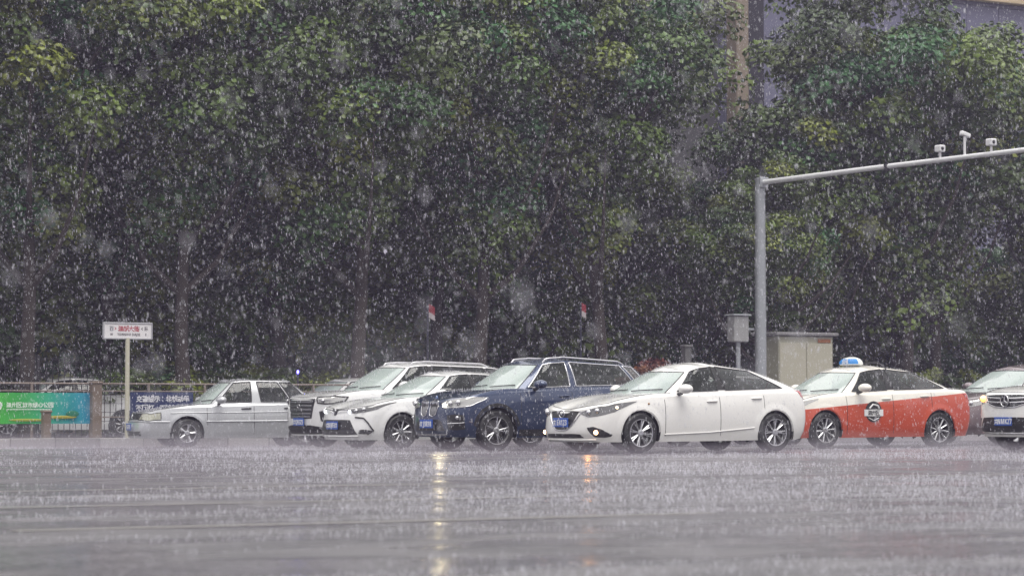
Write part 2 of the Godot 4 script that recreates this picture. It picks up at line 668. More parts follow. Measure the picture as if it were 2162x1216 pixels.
				for a in 25:
					var k: float = lerpf(f[4], f[5], a / 24.0)
					var lift: float = 0.05 * clampf(minf(a, 24 - a) / 2.0, 0, 1)
					var p := c.P(k, 9.25) + Vector3(0, lift, 0)
					path.append(p if side > 0.0 else flip(p))
				mb.tube(path, [f[3]], 6)
			var host: Node = root
			if f[0] == "ball" and f.size() > 6 and made.has([f[5], side]):
				host = made[[f[5], side]]
			made[[f[1], side]] = part(f[1], mb.mesh(), f[2], host)
	if sp.has("emblem"):
		emblem(root, c, sp.emblem)
	# wheels, wheel housings, underside
	var dark := M("underbody_black", Vector3(0.012, 0.012, 0.013), 0.8)
	var ws := wheel_meshes(sp)
	for xw in [sp.xw1, sp.xw2]:
		for side in [1.0, -1.0]:
			var wn := Node3D.new()
			wn.name = "wheel"
			root.add_child(wn, true)
			wn.position = Vector3(xw, sp.R, side * sp.track)
			wn.rotation.y = 0.0 if side > 0 else PI
			part("tyre", ws[0], M("tyre_rubber", Vector3(0.018, 0.018, 0.019), 0.55), wn)
			part("rim", ws[1], sp.get("rim", M("rim_alloy", Vector3(0.55, 0.55, 0.57), 0.25, 0.85)), wn)
			part("brake_disc", ws[2], M("brake_steel", Vector3(0.09, 0.085, 0.08), 0.5, 0.6), wn)
			wn.rotate_object_local(Vector3.BACK, 0.37 * xw + side)
			var mb := MB.new()
			mb.lathe([Vector2(Ra + 0.004, sp.w - 0.012), Vector2(Ra + 0.01, sp.w - 0.36), Vector2(0.02, sp.w - 0.36)], 40, Vector3(xw, sp.R, 0))
			var cut := MB.new()
			for t in range(0, mb.i.size(), 3):
				var q := []
				for e in 3:
					var p: Vector3 = mb.v[mb.i[t + e]]
					q.append(p if side > 0 else flip(p))
				var m: Vector3 = (q[0] + q[1] + q[2]) / 3.0
				if m.y > sp.clear + 0.03:
					cut.flat(q[0], q[1], q[2], Vector3(xw, sp.R, m.z + side * 0.1) - m)
			part("wheel_housing", cut.mesh(), dark, root)
	var ub := MB.new()
	ub.box(Vector3(sp.L * 0.5, sp.clear + 0.15, 0), Vector3(sp.L - 0.5, 0.26, (sp.w - 0.37) * 2.0), 0.03)
	ub.box(Vector3((sp.xw1 + sp.xw2) * 0.5, sp.clear + 0.1, 0), Vector3(sp.xw2 - sp.xw1 - Ra * 2.0 - 0.06, 0.14, (sp.w - 0.16) * 2.0), 0.03)
	part("underbody", ub.mesh(), dark, root)
	# cabin
	var cloth := M("seat_cloth", Vector3(0.035, 0.034, 0.036), 0.85)
	var xa: float = sp.base[1]
	var yb: float = sp.base[6][3]
	var ds := MB.new()
	ds.box(Vector3(xa + 0.12, yb - 0.1, 0), Vector3(0.5, 0.22, (sp.w - 0.2) * 2.0), 0.06)
	part("dashboard", ds.mesh(), M("dash_plastic", Vector3(0.02, 0.02, 0.021), 0.6), root)
	var fl := MB.new()
	fl.box(Vector3((xa + sp.base[3]) * 0.5 + 0.1, sp.clear + 0.3, 0), Vector3(sp.base[3] - xa + 0.5, 0.04, (sp.w - 0.2) * 2.0))
	part("cabin_floor", fl.mesh(), cloth, root)
	for sx in [xa + 0.9, minf(xa + 1.8, sp.roof[3] - 0.5)]:
		for sz in [0.37, -0.37]:
			var mb := MB.new()
			mb.box(Vector3(sx, yb - 0.42, sz), Vector3(0.5, 0.16, 0.5), 0.06)
			mb.box(Vector3(sx + 0.3, yb - 0.1, sz), Vector3(0.14, 0.62, 0.48), 0.06, Basis(Vector3.BACK, -0.28))
			mb.box(Vector3(sx + 0.41, yb + 0.27, sz), Vector3(0.09, 0.16, 0.26), 0.04, Basis(Vector3.BACK, -0.15))
			part("seat", mb.mesh(), cloth, root)
	var sw := MB.new()
	var ring := []
	for a in 19:
		ring.append(Vector3(xa + 0.52, yb - 0.06, 0.37) + Basis(Vector3.BACK, -0.4) * Vector3(0, cos(TAU * a / 18.0), sin(TAU * a / 18.0)) * 0.18)
	sw.tube(ring, [0.014], 6, false)
	part("steering_wheel", sw.mesh(), dark, root)
	# mirrors, door handles, wipers
	for side in [1.0, -1.0]:
		var mp: Array = sp.mirror
		var z0: float = sp.w - 0.07
		var mb := MB.new()
		mb.blob(Vector3(mp[0] + 0.02, mp[1], side * (z0 + 0.17)), Vector3(0.105, 0.078, 0.13), 16, Basis(Vector3.UP, side * 0.35) * Basis(Vector3.BACK, 0.1))
		var host: Node = doors.get("door0" + ("" if side > 0 else "@"), root)
		var mo := part("door_mirror", mb.mesh(), sp.get("mirror_paint", paint), host)
		var st := MB.new()
		st.tube([Vector3(mp[0] + 0.01, mp[1] - 0.09, side * (z0 - 0.03)), Vector3(mp[0] + 0.01, mp[1] - 0.075, side * (z0 + 0.07)), Vector3(mp[0], mp[1] - 0.035, side * (z0 + 0.14))], [0.03, 0.026, 0.03], 8)
		part("mirror_foot", st.mesh(), rubber, host)
		for n in sp.handles.size():
			var hp: Array = sp.handles[n]
			var kr := c.find([1, hp[0], hp[1]])
			var p := c.P(kr.x, kr.y)
			var hb := MB.new()
			var zz := p.z + 0.02
			hb.tube([Vector3(hp[0] - 0.1, hp[1] - 0.004, zz - 0.026), Vector3(hp[0] - 0.085, hp[1], zz), Vector3(hp[0] + 0.085, hp[1] + 0.006, zz), Vector3(hp[0] + 0.1, hp[1] + 0.004, zz - 0.026)], [0.013, 0.016, 0.016, 0.013], 8)
			if side < 0.0:
				for e in hb.v.size(): hb.v[e] = flip(hb.v[e])
				for e in hb.n.size(): hb.n[e] = flip(hb.n[e])
				for e in range(0, hb.i.size(), 3):
					var tmp := hb.i[e]
					hb.i[e] = hb.i[e + 1]
					hb.i[e + 1] = tmp
			part("door_handle", hb.mesh(), sp.get("handle_paint", paint), doors.get(("door%d" % n) + ("" if side > 0 else "@"), root))
	for wz in [-0.42, 0.22]:
		var path := []
		for a in 9:
			var z: float = wz + a * 0.062
			var kr := c.find([0, absf(z), 0]) if false else Vector2(clampf(absf(z) / (sp.base[5] * 0.36), 0, 2.6), 7.12 + a * 0.018)
			var p := c.P(kr.x, kr.y) + c.Nr(kr.x, kr.y) * 0.02
			path.append(p if z >= 0.0 else flip(p))
		var mb := MB.new()
		mb.tube(path, [0.009], 5)
		part("wiper", mb.mesh(), rubber, root)
	# number plate
	if sp.has("plate"):
		var py: float = sp.plate[1]
		var kr := c.find([0, 0.02, py])
		var px: float = c.P(0, kr.y).x - 0.03
		var mb := MB.new()
		mb.box(Vector3(px, py, 0), Vector3(0.014, 0.145, 0.44), 0.004)
		var pl := part("number_plate", mb.mesh(), M("plate_blue", Vector3(0.02, 0.09, 0.42), 0.3), root)
		var bas := Basis(Vector3(0, 0, 1), Vector3.UP, Vector3(-1, 0, 0))
		var lt := MB.new()
		strokes(lt, "京", 0.085, 0.012, Vector3(px - 0.009, py, -0.165), bas)
		part("plate_character", lt.mesh(), M("plate_white", Vector3(0.75, 0.75, 0.75), 0.5), pl)
		var tm := part("plate_lettering", text_mesh(sp.plate[0], 0.09), M("plate_white"), pl)
		tm.transform = Transform3D(bas, Vector3(px - 0.009, py, 0.045))
		tm.scale = Vector3(0.86, 1, 1)
	root.set_meta("wet", wet)
	return root

func wheel_meshes(sp: Dictionary) -> Array:
	var R: float = sp.R
	var rr: float = sp.rim_r
	var h := 0.105
	var ty := MB.new()
	ty.lathe([Vector2(rr - 0.02, -h), Vector2(rr + 0.01, -h - 0.004), Vector2(R - 0.035, -h - 0.006), Vector2(R - 0.008, -h + 0.018), Vector2(R, -h + 0.045), Vector2(R, h - 0.045), Vector2(R - 0.008, h - 0.018), Vector2(R - 0.035, h + 0.006), Vector2(rr + 0.01, h + 0.004), Vector2(rr - 0.004, h - 0.006)], 48)
	var ri := MB.new()
	ri.lathe([Vector2(rr - 0.03, -h), Vector2(rr - 0.03, h - 0.04)], 40)
	ri.lathe([Vector2(rr + 0.004, h - 0.012), Vector2(rr, h + 0.006), Vector2(rr - 0.014, h + 0.004), Vector2(rr - 0.02, h - 0.03)], 40)
	ri.lathe([Vector2(0.062, h - 0.05), Vector2(0.058, h - 0.012), Vector2(0.03, h - 0.006), Vector2(0.0, h - 0.008)], 20)
	for s in sp.spokes[0]:
		for tw in (sp.spokes[1] as Array):
			var a: float = TAU * s / sp.spokes[0]
			var e := Vector3(cos(a), sin(a), 0)
			var a2: float = a + tw
			var e2 := Vector3(cos(a2), sin(a2), 0)
			var p0 := e * 0.045 + Vector3(0, 0, h - 0.028)
			var p1 := e2 * (rr - 0.012) + Vector3(0, 0, h - 0.016)
			var d := (p1 - p0).normalized()
			var x := d.cross(Vector3.BACK).normalized()
			var w0: float = sp.spokes[2]
			var w1: float = sp.spokes[3]
			var A := [p0 - x * w0, p0 + x * w0, p1 + x * w1, p1 - x * w1]
			var dz := Vector3(0, 0, 0.035)
			var mid := Vector3(0, 0, 0.012)
			var m0 := p0 + mid
			var m1 := p1 + mid
			ri.quad(A[0], m0, m1, A[3], -x + Vector3.BACK)
			ri.quad(m0, A[1], A[2], m1, x + Vector3.BACK)
			ri.quad(A[0] - dz, A[0], A[3], A[3] - dz, -x)
			ri.quad(A[1], A[1] - dz, A[2] - dz, A[2], x)
	var br := MB.new()
	br.lathe([Vector2(rr * 0.72, -0.012), Vector2(rr * 0.72, 0.012), Vector2(0.06, 0.014), Vector2(0.05, 0.05)], 32)
	return [ty.mesh(), ri.mesh(), br.mesh()]

func park(o: Node3D, sp: Dictionary, nx: float, nz: float, deg: float) -> void:
	# nx, nz: where the left front wheel stands
	o.rotation.y = deg_to_rad(deg)
	var b := Basis(Vector3.UP, o.rotation.y)
	o.position = Vector3(nx, 0, nz) - b * Vector3(sp.xw1, 0, sp.track)
	o.position.y = gy(along(o.position + b * Vector3(sp.L * 0.5, 0, 0))) + 0.004
	settle(o)

func settle(o: Node3D) -> void:
	if o.has_meta("wet"):
		var b := Basis(Vector3.UP, o.rotation.y)
		for p in o.get_meta("wet"):
			wet_points.append(o.position + b * p)
			wet_points.append(o.position + b * flip(p))

func emblem(root: Node3D, c: Car, e: Array) -> void:
	var kr := c.find([0, 0.01, e[1]])
	var at := Vector3(c.P(0, kr.y).x - 0.035, e[1], 0)
	var r: float = e[2]
	var fl: float = e[3]
	var mb := MB.new()
	var path := []
	for a in 25:
		path.append(at + Vector3(0, sin(TAU * a / 24.0) * r * fl, cos(TAU * a / 24.0) * r))
	mb.tube(path, [r * 0.13], 6, false)
	if e[0] == "star":
		for a in 3:
			var t := TAU * a / 3.0
			mb.tube([at, at + Vector3(0, cos(t), sin(t)) * r], [r * 0.16, r * 0.05], 6)
	elif e[0] == "wing":
		mb.tube([at + Vector3(0, r * 0.45, -r * 0.8), at + Vector3(0, -r * 0.2, 0), at + Vector3(0, r * 0.45, r * 0.8)], [r * 0.06, r * 0.14, r * 0.06], 6)
	elif e[0] == "oval":
		var p2 := []
		for a in 19:
			p2.append(at + Vector3(0, sin(TAU * a / 18.0) * r * fl * 0.95, cos(TAU * a / 18.0) * r * 0.4))
		mb.tube(p2, [r * 0.09], 6, false)
	elif e[0] == "vee":
		mb.tube([at + Vector3(0, r * 0.6, -r * 0.5), at + Vector3(0, -r * 0.6, -r * 0.12), at + Vector3(0, 0, 0), at + Vector3(0, -r * 0.6, r * 0.12), at + Vector3(0, r * 0.6, r * 0.5)], [r * 0.1], 6)
	part("emblem", mb.mesh(), M("chrome"), root)
	if e.size() > 4:
		var bk := MB.new()
		bk.lathe([Vector2(r, 0.0), Vector2(r, 0.012), Vector2(0, 0.014)], 24, at + Vector3(0.02, 0, 0), Basis(Vector3(0, 0, 1), Vector3.UP, Vector3(-1, 0, 0)))
		part("emblem_disc", bk.mesh(), M(e[4]), root)

func arc(xw: float, yc: float, rad: float, a0: float, a1: float, n := 9) -> Array:
	var o := []
	for k in n:
		var a := deg_to_rad(lerpf(a0, a1, float(k) / (n - 1)))
		o.append([1, xw - cos(a) * rad, yc + sin(a) * rad])
	return o

func tail(x0: float, x1: float, y0: float, y1: float, z1: float) -> Array:
	return ["patch", "tail_lamp", M("tail_red", Vector3(0.42, 0.03, 0.03), 0.12, 0, 1), 0.006, [[1, x0, y1], [1, x1, y1], [2, z1, y1]], [[1, x0 + 0.12, y0 + 0.05], [1, x1, y0], [2, z1, y0]], 2]

func hatch_spec() -> Dictionary:
	var blk := M("grille_black")
	var lens := M("lamp_lens")
	var chrome := M("chrome")
	return {
		"L": 4.57, "w": 0.897, "clear": 0.17, "xw1": 0.945, "xw2": 3.645, "R": 0.325, "rim_r": 0.225, "track": 0.785, "arch": 0.372, "cf": 0.5, "cr": 0.42, "sill": 0.27, "crown": 0.05, "bonnet": 0.04, "deck": 0.01, "boot": false,
		"spokes": [8, [-0.1, 0.1], 0.011, 0.012], "paint": M("paint_pearl"), "doors": [1.42, 2.52, 3.42], "shut": [0.86, 0.9, 0.93], "mirror": [1.72, 1.03], "handles": [[2.36, 0.83], [3.27, 0.88]], "windows": [2.7, 3.42, 7.7, 8.15, 10.2, 12.4],
		"lower": [[0.16, 4.4, 0.76, [0.19, 0.19, 0.19, 0.2, 0.2, 0.24]], [0.06, 4.48, 0.855, [0.18, 0.18, 0.18, 0.19, 0.2, 0.23]], [0.0, 4.54, 0.885, [0.31, 0.32, 0.34, 0.34, 0.35, 0.36]], [0.01, 4.57, 0.897, [0.46, 0.5, 0.54, 0.54, 0.55, 0.54]], [0.04, 4.56, 0.885, [0.6, 0.67, 0.74, 0.75, 0.78, 0.76]], [0.11, 4.5, 0.85, [0.69, 0.79, 0.88, 0.91, 0.96, 1.0]]],
		"base": [1.15, 1.62, 2.62, 3.84, 4.42, 0.805, [0.955, 0.965, 0.965, 0.985, 1.03, 1.05]], "roof": [1.96, 2.1, 2.56, 3.2, 3.68, 0.585, [1.335, 1.32, 1.39, 1.425, 1.355, 1.27]],
		"plate": ["E4123", 0.49], "emblem": ["wing", 0.625, 0.075, 0.8],
		"features": [
			["patch", "grille", blk, 0.006, [[0, 0.0, 0.675], [0, 0.25, 0.675], [0, 0.4, 0.665]], [[0, 0.0, 0.375], [0, 0.17, 0.385], [0, 0.28, 0.47]], 1],
			["line", "grille_bar", chrome, 0.011, [[0, 0.46, 0.655], [0, 0.38, 0.56], [0, 0.28, 0.45], [0, 0.16, 0.372], [0, 0.0, 0.36]], 1],
			["patch", "lower_intake", blk, 0.005, [[0, 0.0, 0.31], [0, 0.3, 0.31], [0, 0.46, 0.305]], [[0, 0.0, 0.245], [0, 0.3, 0.245], [0, 0.52, 0.25]], 1],
			["patch", "headlight", lens, 0.006, [[0, 0.44, 0.655], [0, 0.6, 0.7], [0, 0.74, 0.745], [1, 0.5, 0.79], [1, 0.88, 0.83]], [[0, 0.46, 0.615], [0, 0.6, 0.575], [0, 0.74, 0.59], [1, 0.46, 0.66], [1, 0.86, 0.815]], 2],
			["ball", "projector", M("lamp_bowl"), 0.045, [0, 0.6, 0.65], "headlight", 2],
			["ball", "projector", M("lamp_bowl"), 0.045, [0, 0.72, 0.675], "headlight", 2],
			["ball", "side_lamp", M("lamp_warm"), 0.022, [1, 0.5, 0.73], "headlight", 2],
			["patch", "fog_lamp_recess", blk, 0.004, [[0, 0.6, 0.41], [0, 0.7, 0.425], [0, 0.8, 0.38], [1, 0.42, 0.3]], [[0, 0.62, 0.37], [0, 0.7, 0.26], [0, 0.8, 0.255], [1, 0.4, 0.27]], 2],
			["ball", "fog_lamp", M("lamp_fog"), 0.034, [0, 0.735, 0.335], "fog_lamp_recess", 2],
			["line", "splitter", M("paint_pearl"), 0.016, [[0, 0.0, 0.215], [0, 0.4, 0.215], [0, 0.7, 0.22]], 1],
			["line", "sill_crease", M("paint_pearl"), 0.012, [[1, 1.4, 0.3], [1, 2.3, 0.33], [1, 3.2, 0.4]], 2],
			["ball", "side_repeater", M("lamp_amber_off"), 0.018, [1, 1.1, 0.79], "body", 2],
			tail(4.12, 4.46, 0.86, 1.01, 0.45)],
	}

func crossover_spec() -> Dictionary:
	var blk := M("grille_black")
	var lens := M("lamp_clear")
	var chrome := M("chrome")
	var f := [
		["patch", "kidney_grille", blk, 0.005, [[0, 0.05, 0.83], [0, 0.16, 0.85], [0, 0.27, 0.84]], [[0, 0.06, 0.6], [0, 0.16, 0.58], [0, 0.25, 0.61]], 2],
		["line", "grille_frame", chrome, 0.011, [[0, 0.05, 0.83], [0, 0.16, 0.85], [0, 0.27, 0.84], [0, 0.285, 0.74], [0, 0.25, 0.61], [0, 0.16, 0.58], [0, 0.06, 0.6], [0, 0.04, 0.72], [0, 0.05, 0.83]], 2],
		["patch", "headlight", lens, 0.006, [[0, 0.38, 0.8], [0, 0.55, 0.85], [0, 0.74, 0.885], [1, 0.42, 0.905], [1, 0.66, 0.9]], [[0, 0.4, 0.735], [0, 0.55, 0.725], [0, 0.74, 0.73], [1, 0.36, 0.765], [1, 0.6, 0.86]], 2],
		["line", "headlight_rim", chrome, 0.008, [[0, 0.38, 0.8], [0, 0.55, 0.85], [0, 0.74, 0.885], [1, 0.42, 0.905], [1, 0.66, 0.9], [1, 0.6, 0.86], [1, 0.36, 0.765], [0, 0.74, 0.73], [0, 0.55, 0.725], [0, 0.4, 0.735]], 2],
		["ball", "head_lamp_bulb", M("lamp_white"), 0.034, [0, 0.455, 0.77], "headlight", 3],
		["ball", "projector", M("lamp_bowl"), 0.05, [0, 0.6, 0.8], "headlight", 2],
		["ball", "projector", M("lamp_bowl"), 0.05, [0, 0.74, 0.815], "headlight", 2],
		["patch", "lower_intake", blk, 0.005, [[0, 0.0, 0.53], [0, 0.3, 0.53], [0, 0.42, 0.5]], [[0, 0.0, 0.34], [0, 0.3, 0.34], [0, 0.5, 0.34]], 1],
		["patch", "skid_plate", M("rim_alloy"), 0.008, [[0, 0.0, 0.285], [0, 0.3, 0.285], [0, 0.52, 0.29]], [[0, 0.0, 0.255], [0, 0.3, 0.255], [0, 0.5, 0.262]], 1],
		["patch", "bumper_recess", blk, 0.004, [[0, 0.55, 0.6], [0, 0.72, 0.62], [0, 0.84, 0.6]], [[0, 0.58, 0.36], [0, 0.72, 0.35], [0, 0.84, 0.37]], 2],
		["line", "chrome_blade", chrome, 0.013, [[0, 0.58, 0.46], [0, 0.7, 0.465], [0, 0.84, 0.475]], 2],
		["ball", "fog_lamp", M("lamp_bowl"), 0.035, [0, 0.76, 0.56], "bumper_recess", 2],
		["patch", "arch_cladding", blk, 0.012, arc(0.84, 0.345, 0.465, 12, 168), arc(0.84, 0.345, 0.398, 8, 172), 2],
		["patch", "arch_cladding", blk, 0.012, arc(3.51, 0.345, 0.465, 12, 168), arc(3.51, 0.345, 0.398, 8, 172), 2],
		["patch", "sill_cladding", blk, 0.01, [[1, 1.28, 0.36], [1, 2.2, 0.36], [1, 3.08, 0.36]], [[1, 1.28, 0.25], [1, 2.2, 0.25], [1, 3.08, 0.25]], 2],
		["rail", "roof_rail", M("satin_alloy"), 0.016, 3.7, 10.6, 2],
		tail(4.0, 4.34, 0.86, 1.0, 0.4)]
	for z in [0.1, 0.14, 0.18, 0.22]:
		f.append(["line", "grille_bar", chrome, 0.006, [[0, z, 0.83], [0, z, 0.72], [0, z, 0.61]], 2])
	return {
		"L": 4.45, "w": 0.91, "clear": 0.21, "xw1": 0.84, "xw2": 3.51, "R": 0.345, "rim_r": 0.24, "track": 0.79, "arch": 0.395, "cf": 0.4, "cr": 0.4, "sill": 0.36, "crown": 0.05, "bonnet": 0.05, "deck": 0.01, "boot": false, "category": "car",
		"lipped": true, "spokes": [5, [-0.16, 0.16], 0.012, 0.01], "paint": M("paint_blue"), "doors": [1.32, 2.36, 3.2], "shut": [0.98, 1.0, 1.03], "mirror": [1.62, 1.13], "handles": [[2.2, 0.93], [3.05, 0.97]], "windows": [2.7, 3.4, 7.75, 8.1, 9.95, 12.6, 10.15, 11.4],
		"trim": chrome, "trim_r": 0.012,
		"lower": [[0.16, 4.28, 0.78, [0.25, 0.24, 0.24, 0.24, 0.25, 0.28]], [0.05, 4.37, 0.87, [0.23, 0.23, 0.22, 0.22, 0.23, 0.27]], [0.0, 4.42, 0.9, [0.38, 0.38, 0.4, 0.4, 0.4, 0.42]], [0.0, 4.45, 0.91, [0.58, 0.6, 0.62, 0.62, 0.62, 0.62]], [0.03, 4.43, 0.905, [0.74, 0.77, 0.83, 0.85, 0.87, 0.86]], [0.09, 4.38, 0.87, [0.86, 0.91, 0.97, 1.01, 1.05, 1.07]]],
		"base": [1.05, 1.42, 2.44, 3.75, 4.22, 0.82, [1.045, 1.05, 1.05, 1.075, 1.11, 1.14]], "roof": [1.76, 1.9, 2.4, 3.5, 4.02, 0.62, [1.5, 1.485, 1.525, 1.545, 1.485, 1.4]],
		"plate": ["J3K98", 0.455], "emblem": ["ring", 0.9, 0.035, 1.0, "badge_blue"], "features": f,
	}

func saloon_spec() -> Dictionary:
	var blk := M("grille_black")
	var chrome := M("chrome")
	return {
		"L": 4.635, "w": 0.89, "clear": 0.16, "xw1": 0.94, "xw2": 3.64, "R": 0.316, "rim_r": 0.212, "track": 0.775, "arch": 0.365, "cf": 0.48, "cr": 0.42, "sill": 0.25, "crown": 0.05, "bonnet": 0.045, "deck": 0.02,
		"spokes": [9, [0.0], 0.013, 0.017], "paint": M("paint_white"), "doors": [1.38, 2.46, 3.4], "shut": [0.85, 0.89, 0.92], "mirror": [1.68, 1.0], "handles": [[2.3, 0.8], [3.25, 0.84]], "windows": [2.7, 3.4, 7.75, 8.15, 10.6, 12.6],
		"lower": [[0.16, 4.48, 0.76, [0.18, 0.18, 0.18, 0.19, 0.19, 0.22]], [0.05, 4.56, 0.85, [0.17, 0.17, 0.17, 0.18, 0.18, 0.21]], [0.0, 4.61, 0.88, [0.3, 0.31, 0.33, 0.33, 0.33, 0.35]], [0.02, 4.635, 0.89, [0.47, 0.49, 0.52, 0.52, 0.53, 0.53]], [0.05, 4.62, 0.88, [0.62, 0.66, 0.72, 0.73, 0.75, 0.76]], [0.11, 4.56, 0.845, [0.71, 0.78, 0.86, 0.89, 0.93, 0.97]]],
		"base": [1.12, 1.58, 2.55, 3.72, 4.06, 0.79, [0.935, 0.945, 0.945, 0.965, 0.99, 1.02]], "roof": [1.96, 2.1, 2.5, 3.2, 3.46, 0.575, [1.345, 1.335, 1.365, 1.38, 1.345, 1.28]],
		"plate": ["NWF81", 0.43], "emblem": ["oval", 0.685, 0.062, 0.7],
		"features": [
			["patch", "lower_grille", blk, 0.006, [[0, 0.0, 0.53], [0, 0.3, 0.53], [0, 0.5, 0.525]], [[0, 0.0, 0.26], [0, 0.4, 0.26], [0, 0.68, 0.27]], 1],
			["patch", "upper_grille", blk, 0.005, [[0, 0.0, 0.715], [0, 0.06, 0.715], [0, 0.13, 0.71]], [[0, 0.0, 0.6], [0, 0.035, 0.605], [0, 0.07, 0.66]], 1],
			["line", "chrome_strip", chrome, 0.01, [[0, 0.12, 0.7], [0, 0.3, 0.705], [0, 0.46, 0.715]], 2],
			["patch", "headlight", M("lamp_lens"), 0.006, [[0, 0.4, 0.705], [0, 0.58, 0.735], [0, 0.74, 0.77], [1, 0.5, 0.8], [1, 0.86, 0.85]], [[0, 0.4, 0.66], [0, 0.58, 0.64], [0, 0.74, 0.665], [1, 0.46, 0.715], [1, 0.83, 0.835]], 2],
			["ball", "projector", M("lamp_bright"), 0.034, [0, 0.47, 0.675], "headlight", 2],
			["ball", "projector", M("lamp_bowl"), 0.04, [0, 0.62, 0.69], "headlight", 2],
			["ball", "projector", M("lamp_bowl"), 0.04, [0, 0.74, 0.715], "headlight", 2],
			["line", "bumper_groove", blk, 0.014, [[0, 0.62, 0.575], [0, 0.76, 0.56], [0, 0.82, 0.46], [0, 0.845, 0.34], [0, 0.8, 0.27]], 2],
			["patch", "fog_lamp_recess", blk, 0.005, [[0, 0.72, 0.35], [0, 0.78, 0.36], [0, 0.84, 0.34]], [[0, 0.7, 0.28], [0, 0.78, 0.275], [0, 0.82, 0.28]], 2],
			["line", "lip", M("paint_white"), 0.014, [[0, 0.0, 0.235], [0, 0.4, 0.235], [0, 0.68, 0.24]], 1],
			tail(4.2, 4.52, 0.78, 0.92, 0.4)],
	}

func suv_spec() -> Dictionary:
	var blk := M("grille_black")
	var chrome := M("chrome")
	var f := [
		["patch", "grille", blk, 0.006, [[0, 0.0, 0.945], [0, 0.3, 0.945], [0, 0.54, 0.94]], [[0, 0.0, 0.56], [0, 0.25, 0.56], [0, 0.44, 0.57]], 1],
		["patch", "headlight", M("lamp_clear"), 0.006, [[0, 0.6, 0.955], [0, 0.76, 0.965], [1, 0.32, 0.975], [1, 0.56, 0.965]], [[0, 0.62, 0.87], [0, 0.76, 0.855], [1, 0.28, 0.865], [1, 0.5, 0.91]], 2],
		["line", "headlight_rim", blk, 0.014, [[0, 0.59, 0.965], [0, 0.76, 0.975], [1, 0.33, 0.985], [1, 0.58, 0.97], [1, 0.5, 0.9], [1, 0.28, 0.855], [0, 0.76, 0.845], [0, 0.61, 0.86], [0, 0.59, 0.965]], 2],
		["ball", "projector", M("lamp_bowl"), 0.04, [0, 0.74, 0.905], "headlight", 2],
		["patch", "fog_lamp_recess", blk, 0.005, [[0, 0.66, 0.7], [0, 0.78, 0.72], [0, 0.88, 0.7]], [[0, 0.7, 0.52], [0, 0.78, 0.5], [0, 0.88, 0.52]], 2],
		["patch", "lower_intake", blk, 0.006, [[0, 0.0, 0.44], [0, 0.4, 0.44], [0, 0.74, 0.4]], [[0, 0.0, 0.27], [0, 0.4, 0.27], [0, 0.7, 0.28]], 1],
		["rail", "roof_rail", M("satin_alloy"), 0.018, 3.7, 10.6, 2],
		tail(4.3, 4.6, 0.9, 1.06, 0.45)]
	for y in [0.885, 0.81, 0.735, 0.66, 0.6]:
		f.append(["line", "grille_bar", chrome, 0.014, [[0, 0.0, y], [0, 0.25, y], [0, lerpf(0.4, 0.5, (y - 0.56) / 0.38), y]], 1])
	return {
		"L": 4.7, "w": 0.93, "clear": 0.22, "xw1": 0.9, "xw2": 3.61, "R": 0.35, "rim_r": 0.235, "track": 0.8, "arch": 0.4, "cf": 0.36, "cr": 0.36, "sill": 0.36, "crown": 0.05, "bonnet": 0.04, "deck": 0.01, "boot": false, "category": "car",
		"spokes": [6, [-0.12, 0.12], 0.012, 0.012], "paint": M("paint_white"), "doors": [1.36, 2.42, 3.3], "shut": [1.02, 1.05, 1.08], "mirror": [1.7, 1.2], "handles": [[2.25, 0.98], [3.12, 1.02]], "windows": [2.7, 3.4, 7.75, 8.1, 9.95, 12.6, 10.15, 11.5],
		"lower": [[0.16, 4.55, 0.8, [0.27, 0.26, 0.26, 0.26, 0.27, 0.3]], [0.06, 4.63, 0.89, [0.24, 0.24, 0.24, 0.24, 0.25, 0.28]], [0.01, 4.68, 0.92, [0.4, 0.4, 0.42, 0.42, 0.42, 0.44]], [0.0, 4.7, 0.93, [0.64, 0.64, 0.64, 0.64, 0.64, 0.64]], [0.01, 4.68, 0.925, [0.86, 0.86, 0.88, 0.89, 0.91, 0.9]], [0.06, 4.63, 0.89, [0.965, 0.985, 1.03, 1.05, 1.09, 1.1]]],
		"base": [1.12, 1.46, 2.5, 3.9, 4.42, 0.84, [1.1, 1.11, 1.11, 1.13, 1.16, 1.19]], "roof": [1.9, 2.04, 2.46, 3.68, 4.24, 0.64, [1.57, 1.56, 1.59, 1.605, 1.57, 1.51]],
		"plate": ["QH325", 0.5], "emblem": ["ring", 0.8, 0.05, 0.8], "features": f,
	}

